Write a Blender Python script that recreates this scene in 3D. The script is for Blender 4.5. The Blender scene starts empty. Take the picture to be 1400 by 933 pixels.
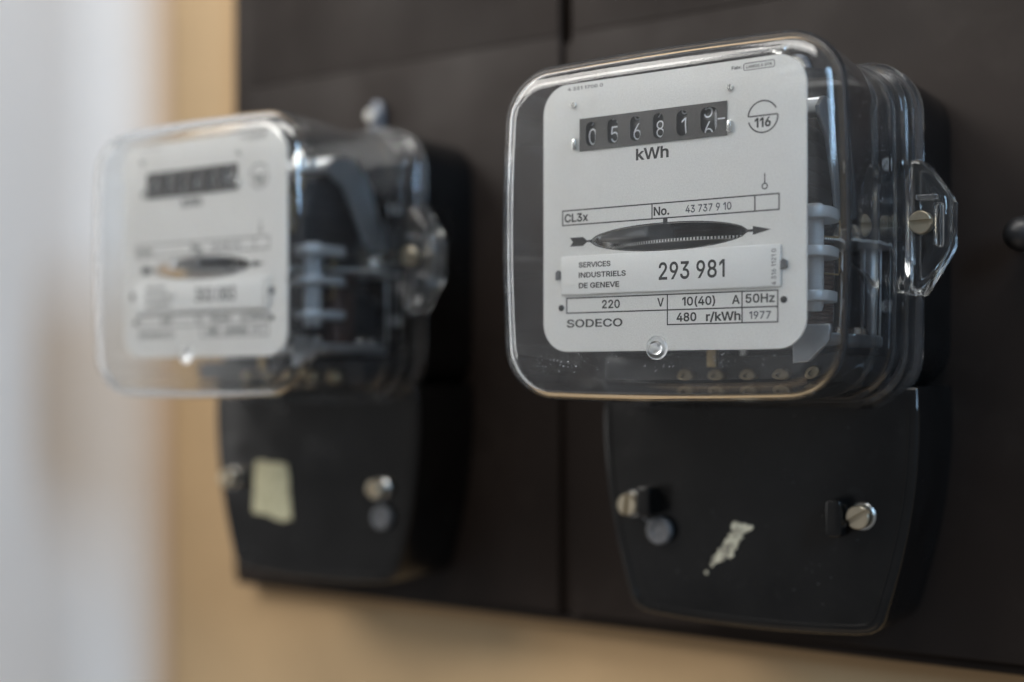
import bpy, bmesh, math, random
from math import sin, cos, pi, radians
from mathutils import Vector
from mathutils.geometry import tessellate_polygon

random.seed(7)
SC = bpy.context.scene
COL = SC.collection
K = 0.001                      # everything below is laid out in millimetres

# ------------------------------------------------------------------ camera
PHI = math.atan(1800.0 / 2714.0)
cam_d = bpy.data.cameras.new('camera')
cam = bpy.data.objects.new('camera', cam_d)
COL.objects.link(cam)
cam.location = (0.2253454, -0.4589342, 0.0)
cam.rotation_euler = (pi / 2, 0, PHI)
cam_d.sensor_width = 36.0
cam_d.lens = 36.0 * 1800.0 / 1400.0
cam_d.shift_y = 53.5 / 1400.0
cam_d.clip_start = 0.01
cam_d.clip_end = 20.0
cam_d.dof.use_dof = True
cam_d.dof.focus_distance = 0.398
cam_d.dof.aperture_fstop = 3.3
cam_d.dof.aperture_blades = 9
SC.camera = cam

# ------------------------------------------------------------------ world, lamps, exposure
world = bpy.data.worlds.new('World')
SC.world = world
world.use_nodes = True
world.node_tree.nodes['Background'].inputs['Color'].default_value = (0.95, 0.97, 1.0, 1)
world.node_tree.nodes['Background'].inputs['Strength'].default_value = 0.16


def area(name, loc, target, size, power, col, size_y=None):
    d = bpy.data.lights.new(name, 'AREA')
    d.energy = power
    d.color = col
    d.size = size
    if size_y:
        d.shape = 'RECTANGLE'
        d.size_y = size_y
    o = bpy.data.objects.new(name, d)
    COL.objects.link(o)
    o.location = loc
    o.rotation_euler = (Vector(target) - Vector(loc)).to_track_quat('-Z', 'Y').to_euler()
    return o


area('room_light', (-0.85, -1.10, 0.85), (-0.05, 0, 0.03), 0.8, 17.5, (1.0, 0.955, 0.90), 0.6)
area('veil_lamp', (-1.15, -1.45, 0.18), (0.0, -0.1, 0.05), 2.0, 1.4, (1.0, 0.97, 0.94), 1.6)  # unseen lamp added for the pale veil reflected in the clear covers
area('ceiling_light', (0.05, -0.62, 0.95), (-0.16, -0.05, 0.08), 0.8, 9.3, (1.0, 0.965, 0.92), 0.35)
area('window_light', (1.15, -0.80, 0.58), (0.0, -0.05, 0.03), 0.24, 11.0, (0.46, 0.71, 1.0), 0.55)
area('side_light', (-1.40, -0.66, 0.25), (0.0, -0.1, 0.05), 0.22, 4.2, (1.0, 0.98, 0.96), 0.9)  # added strip lamp, draws the white line along the covers' left edges
area('floor_bounce', (-0.1, -0.85, -0.95), (0.0, -0.05, 0.0), 0.9, 1.0, (1.0, 0.72, 0.46), 0.6)

SC.view_settings.view_transform = 'Standard'
SC.view_settings.look = 'None'
SC.view_settings.gamma = 1.0
SC.view_settings.exposure = 0.0
SC.view_settings.use_curve_mapping = False
SC.render.engine = 'CYCLES'
cy = SC.cycles
cy.max_bounces = 24
cy.transmission_bounces = 20
cy.glossy_bounces = 8
cy.diffuse_bounces = 4
cy.transparent_max_bounces = 16
cy.caustics_refractive = True
cy.caustics_reflective = True
cy.blur_glossy = 0.6
cy.sample_clamp_indirect = 8.0
cy.use_denoising = True
cy.denoiser = 'OPENIMAGEDENOISE'
cy.use_adaptive_sampling = False

# ------------------------------------------------------------------ materials
MATS = {}


def mat(name, col, rough=0.5, metal=0.0, coat=0.0, noise=None, bump=None, spec=0.5, rough_var=None, stain=None, **kw):
    """Principled material; noise=(scale, amount) varies colour, bump=(scale, strength) adds relief."""
    m = bpy.data.materials.new(name)
    m.use_nodes = True
    nt = m.node_tree
    b = nt.nodes['Principled BSDF']
    b.inputs['Base Color'].default_value = (*col, 1)
    b.inputs['Roughness'].default_value = rough
    b.inputs['Metallic'].default_value = metal
    b.inputs['Coat Weight'].default_value = coat
    b.inputs['Coat Roughness'].default_value = 0.08
    b.inputs['Specular IOR Level'].default_value = spec
    tc = nt.nodes.new('ShaderNodeTexCoord')

    def nz(scale, detail=6):
        n = nt.nodes.new('ShaderNodeTexNoise')
        n.inputs['Scale'].default_value = scale
        n.inputs['Detail'].default_value = detail
        nt.links.new(tc.outputs['Object'], n.inputs['Vector'])
        return n
    if noise:
        n = nz(noise[0])
        mr = nt.nodes.new('ShaderNodeMapRange')
        mr.inputs['From Min'].default_value = 0.3
        mr.inputs['From Max'].default_value = 0.7
        mr.inputs['To Min'].default_value = 1 - noise[1]
        mr.inputs['To Max'].default_value = 1 + noise[1]
        nt.links.new(n.outputs['Fac'], mr.inputs['Value'])
        mx = nt.nodes.new('ShaderNodeVectorMath')
        mx.operation = 'SCALE'
        mx.inputs[0].default_value = col
        nt.links.new(mr.outputs['Result'], mx.inputs['Scale'])
        nt.links.new(mx.outputs['Vector'], b.inputs['Base Color'])
    if stain:
        n = nz(stain[0], 8)
        n.inputs['Roughness'].default_value = 0.65
        mr = nt.nodes.new('ShaderNodeMapRange')
        mr.inputs['From Min'].default_value = stain[2]
        mr.inputs['From Max'].default_value = stain[3]
        mr.inputs['To Min'].default_value = 0.0
        mr.inputs['To Max'].default_value = stain[1]
        nt.links.new(n.outputs['Fac'], mr.inputs['Value'])
        mx2 = nt.nodes.new('ShaderNodeMix')
        mx2.data_type = 'RGBA'
        src = b.inputs['Base Color'].links[0].from_socket if b.inputs['Base Color'].links else None
        if src:
            nt.links.new(src, mx2.inputs['A'])
        else:
            mx2.inputs['A'].default_value = (*col, 1)
        mx2.inputs['B'].default_value = (*stain[4], 1)
        nt.links.new(mr.outputs['Result'], mx2.inputs['Factor'])
        nt.links.new(mx2.outputs['Result'], b.inputs['Base Color'])
    if rough_var:
        n = nz(rough_var[0])
        mr = nt.nodes.new('ShaderNodeMapRange')
        mr.inputs['From Min'].default_value = 0.3
        mr.inputs['From Max'].default_value = 0.7
        mr.inputs['To Min'].default_value = max(0.02, rough - rough_var[1])
        mr.inputs['To Max'].default_value = rough + rough_var[1]
        nt.links.new(n.outputs['Fac'], mr.inputs['Value'])
        nt.links.new(mr.outputs['Result'], b.inputs['Roughness'])
    if bump:
        n = nz(bump[0], 3)
        bp = nt.nodes.new('ShaderNodeBump')
        bp.inputs['Strength'].default_value = bump[1]
        bp.inputs['Distance'].default_value = bump[2] if len(bump) > 2 else 0.0002
        nt.links.new(n.outputs['Fac'], bp.inputs['Height'])
        nt.links.new(bp.outputs['Normal'], b.inputs['Normal'])
    for k, v in kw.items():
        b.inputs[k].default_value = v
    MATS[name] = m
    return m


def glass_mat(name, col, rough=0.0, ior=1.49):
    m = bpy.data.materials.new(name)
    m.use_nodes = True
    nt = m.node_tree
    nt.nodes.remove(nt.nodes['Principled BSDF'])
    g = nt.nodes.new('ShaderNodeBsdfGlass')
    g.inputs['Color'].default_value = (*col, 1)
    g.inputs['Roughness'].default_value = rough
    g.inputs['IOR'].default_value = ior
    nt.links.new(g.outputs[0], nt.nodes['Material Output'].inputs['Surface'])
    MATS[name] = m


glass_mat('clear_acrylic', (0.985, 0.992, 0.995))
# thin uneven film of aged haze, mixed in to imitate milky glare on the plastic
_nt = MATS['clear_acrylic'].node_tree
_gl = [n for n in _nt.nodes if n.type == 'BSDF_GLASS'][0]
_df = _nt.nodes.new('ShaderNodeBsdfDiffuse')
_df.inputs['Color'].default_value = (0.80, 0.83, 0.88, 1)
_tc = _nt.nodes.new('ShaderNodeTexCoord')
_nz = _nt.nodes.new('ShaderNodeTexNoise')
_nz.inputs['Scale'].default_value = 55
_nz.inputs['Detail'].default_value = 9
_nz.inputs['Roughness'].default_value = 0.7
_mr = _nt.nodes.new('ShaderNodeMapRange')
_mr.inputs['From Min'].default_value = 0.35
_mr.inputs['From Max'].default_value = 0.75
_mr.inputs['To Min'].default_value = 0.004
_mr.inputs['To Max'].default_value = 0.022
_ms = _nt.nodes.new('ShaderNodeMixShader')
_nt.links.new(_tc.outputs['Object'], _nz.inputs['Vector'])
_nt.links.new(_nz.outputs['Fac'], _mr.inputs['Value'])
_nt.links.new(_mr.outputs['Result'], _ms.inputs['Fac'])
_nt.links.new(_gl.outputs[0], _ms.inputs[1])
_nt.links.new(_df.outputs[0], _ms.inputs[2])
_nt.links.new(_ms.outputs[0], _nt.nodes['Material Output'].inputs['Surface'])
glass_mat('frosted_plastic', (0.95, 0.96, 0.97), 0.28, 1.45)
mat('bakelite', (0.006, 0.0058, 0.0058), 0.20, spec=0.36, coat=0.10, noise=(60, 0.25), rough_var=(55, 0.10), bump=(500, 0.05), stain=(150, 0.5, 0.60, 0.78, (0.022, 0.021, 0.020)))
mat('board', (0.0140, 0.0098, 0.0080), 0.52, spec=0.17, noise=(14, 0.22), rough_var=(22, 0.12), bump=(500, 0.12), stain=(38, 0.35, 0.55, 0.75, (0.030, 0.024, 0.020)))
mat('tan_wall', (0.44, 0.302, 0.162), 0.75, noise=(12, 0.07), bump=(350, 0.25, 0.0004))
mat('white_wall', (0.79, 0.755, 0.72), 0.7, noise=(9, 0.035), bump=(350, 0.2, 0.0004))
mat('plate_paint', (0.71, 0.70, 0.675), 0.42, noise=(2200, 0.09), bump=(2000, 0.3, 0.00006), stain=(45, 0.28, 0.50, 0.80, (0.56, 0.53, 0.47)))
mat('strip_paint', (0.78, 0.775, 0.755), 0.38, noise=(2200, 0.05), bump=(2400, 0.10, 0.00005))
mat('print_ink', (0.020, 0.0185, 0.017), 0.5, noise=(1500, 0.3), stain=(700, 0.5, 0.62, 0.8, (0.22, 0.21, 0.20)))
mat('stamp_ink', (0.060, 0.062, 0.075), 0.5, noise=(2500, 0.5))
mat('bezel_ink', (0.062, 0.058, 0.054), 0.5, noise=(900, 0.08))
mat('wheel_black', (0.009, 0.012, 0.012), 0.45, noise=(500, 0.2))
mat('digit_white', (0.78, 0.80, 0.84), 0.5, noise=(900, 0.05))
mat('aluminium', (0.62, 0.64, 0.66), 0.36, 0.9, noise=(90, 0.07), rough_var=(200, 0.08), bump=(900, 0.12, 0.00006))
mat('cast_grey', (0.43, 0.45, 0.47), 0.45, 0.3, noise=(220, 0.06), bump=(900, 0.2, 0.00008))
mat('steel', (0.68, 0.68, 0.66), 0.24, 1.0, noise=(300, 0.04), rough_var=(400, 0.05))
mat('nickel_brass', (0.56, 0.50, 0.385), 0.36, 1.0, noise=(300, 0.05), rough_var=(400, 0.05), bump=(1500, 0.06, 0.00003))
mat('brass', (0.36, 0.27, 0.14), 0.42, 1.0, noise=(200, 0.12))
mat('terminal_metal', (0.30, 0.25, 0.17), 0.38, 1.0, noise=(300, 0.15))
mat('copper_wire', (0.07, 0.032, 0.020), 0.45, 0.4, noise=(600, 0.25))
mat('core_black', (0.014, 0.014, 0.015), 0.4, noise=(300, 0.3), bump=(800, 0.15))
mat('dull_alloy', (0.34, 0.36, 0.38), 0.42, 0.8, noise=(120, 0.12), bump=(900, 0.15, 0.00006))
mat('lead', (0.12, 0.123, 0.13), 0.55, 0.5, noise=(400, 0.25), bump=(700, 0.4))
mat('masking_tape', (0.44, 0.41, 0.26), 0.7, noise=(200, 0.16), bump=(300, 0.6, 0.0006), stain=(160, 0.8, 0.46, 0.66, (0.27, 0.245, 0.15)))
mat('torn_paper', (0.50, 0.465, 0.35), 0.8, noise=(500, 0.18), bump=(500, 0.4), stain=(260, 0.95, 0.47, 0.60, (0.10, 0.09, 0.07)))
mat('stud_black', (0.012, 0.012, 0.013), 0.42, noise=(300, 0.2), bump=(600, 0.1))
mat('grime', (0.09, 0.088, 0.085), 0.8, noise=(2000, 0.1))
mat('hanger_metal', (0.10, 0.11, 0.13), 0.4, 0.6, noise=(300, 0.2))
mat('dust', (0.75, 0.78, 0.82), 0.8, noise=(2000, 0.1))

# tan bounce light round the corner, put into the white wall's colour
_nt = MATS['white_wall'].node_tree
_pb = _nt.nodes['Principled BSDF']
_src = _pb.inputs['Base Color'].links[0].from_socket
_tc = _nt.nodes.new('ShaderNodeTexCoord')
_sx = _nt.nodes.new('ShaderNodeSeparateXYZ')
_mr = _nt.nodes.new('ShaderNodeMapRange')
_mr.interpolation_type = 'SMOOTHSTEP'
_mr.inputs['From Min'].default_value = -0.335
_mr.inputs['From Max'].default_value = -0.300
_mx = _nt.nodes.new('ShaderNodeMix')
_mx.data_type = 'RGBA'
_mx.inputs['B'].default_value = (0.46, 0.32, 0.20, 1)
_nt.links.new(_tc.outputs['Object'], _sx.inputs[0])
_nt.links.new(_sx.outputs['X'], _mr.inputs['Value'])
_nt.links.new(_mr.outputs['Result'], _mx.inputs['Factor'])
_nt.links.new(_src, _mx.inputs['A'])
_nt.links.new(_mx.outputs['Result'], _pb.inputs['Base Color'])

# material of the rotor's toothed rim: white and black marks round the edge
m = mat('rotor_rim', (0.8, 0.8, 0.78), 0.4)
_nt = m.node_tree
_tc = _nt.nodes.new('ShaderNodeTexCoord')
_sx = _nt.nodes.new('ShaderNodeSeparateXYZ')
_at = _nt.nodes.new('ShaderNodeMath'); _at.operation = 'ARCTAN2'
_mu = _nt.nodes.new('ShaderNodeMath'); _mu.operation = 'MULTIPLY'; _mu.inputs[1].default_value = 260 / (2 * pi)
_fr = _nt.nodes.new('ShaderNodeMath'); _fr.operation = 'FRACT'
_gt = _nt.nodes.new('ShaderNodeMath'); _gt.operation = 'GREATER_THAN'; _gt.inputs[1].default_value = 0.45
_mx = _nt.nodes.new('ShaderNodeMix'); _mx.data_type = 'RGBA'
_mx.inputs['A'].default_value = (0.02, 0.02, 0.02, 1)
_mx.inputs['B'].default_value = (0.85, 0.85, 0.83, 1)
_nt.links.new(_tc.outputs['Object'], _sx.inputs[0])
_nt.links.new(_sx.outputs['X'], _at.inputs[0])
_nt.links.new(_sx.outputs['Y'], _at.inputs[1])
_nt.links.new(_at.outputs[0], _mu.inputs[0])
_nt.links.new(_mu.outputs[0], _fr.inputs[0])
_nt.links.new(_fr.outputs[0], _gt.inputs[0])
_nt.links.new(_gt.outputs[0], _mx.inputs['Factor'])
_nt.links.new(_mx.outputs['Result'], _nt.nodes['Principled BSDF'].inputs['Base Color'])


# ------------------------------------------------------------------ mesh helpers (input in mm)
def mesh(name, verts, faces, material, parent=None, smooth=True, loc=None, angle=32, fix=True):
    me = bpy.data.meshes.new(name)
    me.from_pydata([(v[0] * K, v[1] * K, v[2] * K) for v in verts], [], faces)
    if fix:
        bm = bmesh.new()
        bm.from_mesh(me)
        bmesh.ops.recalc_face_normals(bm, faces=bm.faces)
        bm.to_mesh(me)
        bm.free()
    me.update()
    if smooth:
        me.polygons.foreach_set('use_smooth', [True] * len(me.polygons))
        me.set_sharp_from_angle(angle=radians(angle))
    me.materials.append(MATS[material])
    o = bpy.data.objects.new(name, me)
    COL.objects.link(o)
    o.parent = parent
    if loc:
        o.location = (loc[0] * K, loc[1] * K, loc[2] * K)
    return o


def empty(name, loc, label, cat, group=None):
    o = bpy.data.objects.new(name, None)
    COL.objects.link(o)
    o.location = [c * K for c in loc]
    o.empty_display_size = 0.02
    tag(o, label, cat, group)
    return o


def tag(o, label=None, cat=None, group=None, kind=None):
    for k, v in (('label', label), ('category', cat), ('group', group), ('kind', kind)):
        if v:
            o[k] = v
    return o


def arc(cx, cz, r, a0, a1, n):
    return [(cx + r * cos(radians(a0 + (a1 - a0) * i / n)), cz + r * sin(radians(a0 + (a1 - a0) * i / n))) for i in range(n + 1)]


def rrect(hx, hz, r, cx=0, cz=0, nc=8, ns=8, bx=0.0, bz=0.0):
    """Rounded rectangle, counter-clockwise; its sides bow outward by bx / bz."""
    pts = []
    for qx, qz, a in ((1, 1, 0), (-1, 1, 90), (-1, -1, 180), (1, -1, 270)):
        pts += arc(cx + qx * (hx - r), cz + qz * (hz - r), r, a, a + 90, nc)
        nx = pts[-1]
        a2 = radians(a + 90)
        # straight run to the next corner
        if a == 0:
            e = (cx - (hx - r), cz + hz)
        elif a == 90:
            e = (cx - hx, cz - (hz - r))
        elif a == 180:
            e = (cx + (hx - r), cz - hz)
        else:
            e = (cx + hx, cz + (hz - r))
        for i in range(1, ns):
            t = i / ns
            pts.append((nx[0] + (e[0] - nx[0]) * t, nx[1] + (e[1] - nx[1]) * t))
    if bx or bz:
        out = []
        for x, z in pts:
            u, v = (x - cx) / hx, (z - cz) / hz
            out.append((x + bx * u * (1 - v * v), z + bz * v * (1 - u * u)))
        pts = out
    return pts


def offset(loop, d):
    """Move a closed counter-clockwise loop outward by d (inward when negative)."""
    n = len(loop)
    out = []
    for i in range(n):
        p, q, s = loop[i - 1], loop[i], loop[(i + 1) % n]
        e1 = Vector((q[0] - p[0], q[1] - p[1]))
        e2 = Vector((s[0] - q[0], s[1] - q[1]))
        if e1.length < 1e-9 or e2.length < 1e-9:
            out.append(q)
            continue
        n1 = Vector((e1.y, -e1.x)).normalized()
        n2 = Vector((e2.y, -e2.x)).normalized()
        b = n1 + n2
        if b.length < 1e-6:
            b = n1.copy()
        b.normalize()
        k = 1.0 / max(0.5, b.dot(n1))
        out.append((q[0] + b.x * d * k, q[1] + b.y * d * k))
    return out


def area2(loop):
    return sum(loop[i - 1][0] * loop[i][1] - loop[i][0] * loop[i - 1][1] for i in range(len(loop))) / 2


def rings_mesh(rings, cap0=True, cap1=True):
    """Loft of rings of (x, y, z) points, equal counts."""
    n = len(rings[0])
    V = [p for r in rings for p in r]
    F = []
    for k in range(len(rings) - 1):
        for i in range(n):
            j = (i + 1) % n
            F.append((k * n + i, k * n + j, (k + 1) * n + j, (k + 1) * n + i))
    if cap0:
        F.append(tuple(range(n)))
    if cap1:
        F.append(tuple((len(rings) - 1) * n + i for i in reversed(range(n))))
    return V, F


AX = {'y': lambda a, b, t: (a, t, b), 'x': lambda a, b, t: (t, a, b), 'z': lambda a, b, t: (a, b, t)}


def prism(name, loop, t0, t1, material, parent, bev=0.4, axis='y', seg=3, back_bev=False, loc=None, angle=32):
    """Loop in the plane across `axis`, from t0 (back) to t1 (front), front edge rounded."""
    f = AX[axis]
    s = 1 if t1 > t0 else -1
    if area2(loop) < 0:
        loop = loop[::-1]
    rings = []
    if back_bev and bev:
        for i in range(seg):
            a = pi / 2 * i / seg
            rings.append([f(x, z, t0 + s * bev * (1 - cos(a))) for x, z in offset(loop, -bev * (1 - sin(a)))])
        rings.append([f(x, z, t0 + s * bev) for x, z in loop])
    else:
        rings.append([f(x, z, t0) for x, z in loop])
    if bev:
        for i in range(seg + 1):
            a = pi / 2 * i / seg
            rings.append([f(x, z, t1 - s * bev * (1 - sin(a))) for x, z in offset(loop, -bev * (1 - cos(a)))])
    else:
        rings.append([f(x, z, t1) for x, z in loop])
    V, F = rings_mesh(rings)
    return mesh(name, V, F, material, parent, loc=loc, angle=angle)


def box(name, x0, x1, y0, y1, z0, z1, material, parent, bev=0.5, loc=None):
    """Box with rounded edges."""
    bm = bmesh.new()
    bmesh.ops.create_cube(bm, size=1.0)
    for v in bm.verts:
        v.co = Vector(((x0 + x1) / 2 + v.co.x * (x1 - x0), (y0 + y1) / 2 + v.co.y * (y1 - y0), (z0 + z1) / 2 + v.co.z * (z1 - z0)))
    if bev:
        bmesh.ops.bevel(bm, geom=list(bm.edges), offset=bev, segments=3, profile=0.5, affect='EDGES')
    bm.verts.index_update()
    V = [tuple(v.co) for v in bm.verts]
    F = [tuple(v.index for v in f.verts) for f in bm.faces]
    bm.free()
    return mesh(name, V, F, material, parent, loc=loc, angle=50)


def lathe(name, prof, axis, c, material, parent, n=32, loc=None, angle=32):
    """prof: list of (radius, t) along the axis through c."""
    ax = {'y': lambda r, a, t: (c[0] + r * cos(a), c[1] + t, c[2] + r * sin(a)),
          'z': lambda r, a, t: (c[0] + r * cos(a), c[1] + r * sin(a), c[2] + t),
          'x': lambda r, a, t: (c[0] + t, c[1] + r * cos(a), c[2] + r * sin(a))}[axis]
    rings = [[ax(max(r, 0.001), 2 * pi * i / n, t) for i in range(n)] for r, t in prof]
    V, F = rings_mesh(rings)
    return mesh(name, V, F, material, parent, loc=loc, angle=angle)


def tube(name, path, r, material, parent, n=10):
    pts = [Vector(p) for p in path]
    rings = []
    up = Vector((0.13, 0.31, 0.94)).normalized()
    for i, p in enumerate(pts):
        d = (pts[min(i + 1, len(pts) - 1)] - pts[max(i - 1, 0)]).normalized()
        a = d.cross(up).normalized()
        b = a.cross(d)
        rings.append([tuple(p + a * r * cos(2 * pi * k / n) + b * r * sin(2 * pi * k / n)) for k in range(n)])
    V, F = rings_mesh(rings)
    return mesh(name, V, F, material, parent)


def slotted_screw(name, c, r, h, material, parent, turn=0.0, slot=0.22, axis='y', depth=None):
    """Cheese-head screw facing -y with a real slot cut across its head; c is the middle of the head's front."""
    depth = depth or h * 0.45
    n = 36
    w = r * slot
    V, F = [], []
    # two half heads either side of the slot, joined by the slot's floor
    y0 = c[1]
    half = []
    a = math.asin(w / r)
    ca, sa = cos(turn), sin(turn)

    def P(x, z, y):
        return (c[0] + x * ca - z * sa, y, c[2] + x * sa + z * ca)
    for s in (1, -1):
        arcp = [(r * cos(a + (pi - 2 * a) * i / 16), s * r * sin(a + (pi - 2 * a) * i / 16)) for i in range(17)]
        lp = arcp if s == 1 else arcp[::-1]
        bev = r * 0.10
        inn = [(x * (1 - bev / r), z * (1 - bev / r) + (s * w * bev / r if abs(abs(z) - w) < 1e-6 else 0)) for x, z in lp]
        b = len(V)
        m_ = len(lp)
        V += [P(x, z, y0 + depth) for x, z in lp] + [P(x, z, y0 + bev) for x, z in lp] + [P(x, z, y0) for x, z in inn]
        for q in (0, 1):
            for i in range(m_):
                j = (i + 1) % m_
                F.append((b + q * m_ + i, b + q * m_ + j, b + (q + 1) * m_ + j, b + (q + 1) * m_ + i))
        F.append(tuple(b + 2 * m_ + i for i in range(m_)))
    b = len(V)
    circ = [(r * cos(2 * pi * i / n), r * sin(2 * pi * i / n)) for i in range(n)]
    V += [P(x, z, y0 + depth) for x, z in circ] + [P(x, z, y0 + h) for x, z in circ]
    for i in range(n):
        j = (i + 1) % n
        F.append((b + i, b + j, b + n + j, b + n + i))
    F.append(tuple(b + i for i in range(n)))
    F.append(tuple(b + n + i for i in range(n)))
    return mesh(name, V, F, material, parent, angle=40)


def flat(name, loops, y, material, parent, wrap=None):
    """Flat print: loops of (x, z) filled (holes where loops turn the other way), facing -y."""
    V, F = [], []
    big = area2(max(loops, key=lambda l: abs(area2(l))))
    outer = [l for l in loops if area2(l) * big > 0]
    holes = [l for l in loops if area2(l) * big <= 0]

    def inside(p, l):
        k = False
        for i in range(len(l)):
            (x1, z1), (x2, z2) = l[i - 1], l[i]
            if (z1 > p[1]) != (z2 > p[1]) and p[0] < (x2 - x1) * (p[1] - z1) / (z2 - z1) + x1:
                k = not k
        return k
    for q, l in enumerate(outer):
        hs = [h for h in holes if inside(h[0], l)]
        polys = [[Vector((x, z, 0)) for x, z in p] for p in [l] + hs]
        base = len(V)
        for p in [l] + hs:
            V += [(x, y - 0.004 * (q % 3), z) for x, z in p]
        for t in tessellate_polygon(polys):
            a, b, c = (Vector(V[base + i]) for i in t)
            nrm = (b - a).cross(c - a)
            F.append(tuple(base + i for i in (t if nrm.y < 0 else t[::-1])))
    if wrap:
        bm = bmesh.new()
        vs = [bm.verts.new(v) for v in V]
        for f_ in F:
            bm.faces.new([vs[i] for i in f_])
        z0, z1 = min(v[2] for v in V), max(v[2] for v in V)
        for k in range(1, 9):
            bmesh.ops.bisect_plane(bm, geom=list(bm.verts) + list(bm.edges) + list(bm.faces), plane_co=(0, 0, z0 + (z1 - z0) * k / 9), plane_no=(0, 0, 1))
        bm.verts.index_update()
        V = [wrap(*v.co) for v in bm.verts]
        F = [tuple(v.index for v in f_.verts) for f_ in bm.faces]
        bm.free()
    return mesh(name, V, F, material, parent, smooth=False, fix=False)


def cutout(name, outer, holes, y_back, y_front, material, parent):
    """Sheet with real holes through it."""
    loops = [outer] + holes
    polys = [[Vector((x, z, 0)) for x, z in p] for p in loops]
    flatv = [p for l in loops for p in l]
    n = len(flatv)
    V = [(x, y_front, z) for x, z in flatv] + [(x, y_back, z) for x, z in flatv]
    F = []
    for t in tessellate_polygon(polys):
        F.append(tuple(t))
        F.append(tuple(n + i for i in reversed(t)))
    b = 0
    for l in loops:
        m_ = len(l)
        for i in range(m_):
            j = (i + 1) % m_
            F.append((b + i, b + j, n + b + j, n + b + i))
        b += m_
    return mesh(name, V, F, material, parent, angle=30)


def stroke(path, w, closed=False):
    """Outline of a line of width w along path -> loops."""
    n = len(path)
    L, R = [], []
    for i in range(n):
        p = path[i - 1] if (closed or i) else path[i]
        q = path[(i + 1) % n] if (closed or i < n - 1) else path[i]
        d = Vector((q[0] - p[0], q[1] - p[1]))
        if closed or 0 < i < n - 1:
            d1 = Vector((path[i][0] - p[0], path[i][1] - p[1])).normalized()
            d2 = Vector((q[0] - path[i][0], q[1] - path[i][1])).normalized()
            d = d1 + d2
            k = 1 / max(0.5, d.normalized().dot(d1))
        else:
            k = 1
        d.normalize()
        nx, nz = -d.y * w / 2 * k, d.x * w / 2 * k
        L.append((path[i][0] + nx, path[i][1] + nz))
        R.append((path[i][0] - nx, path[i][1] - nz))
    if closed:
        a, b = (L, R) if abs(area2(L)) > abs(area2(R)) else (R, L)
        if area2(a) < 0:
            a = a[::-1]
        if area2(b) > 0:
            b = b[::-1]
        return [a, b]
    l = L + R[::-1]
    return [l if area2(l) > 0 else l[::-1]]


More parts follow.
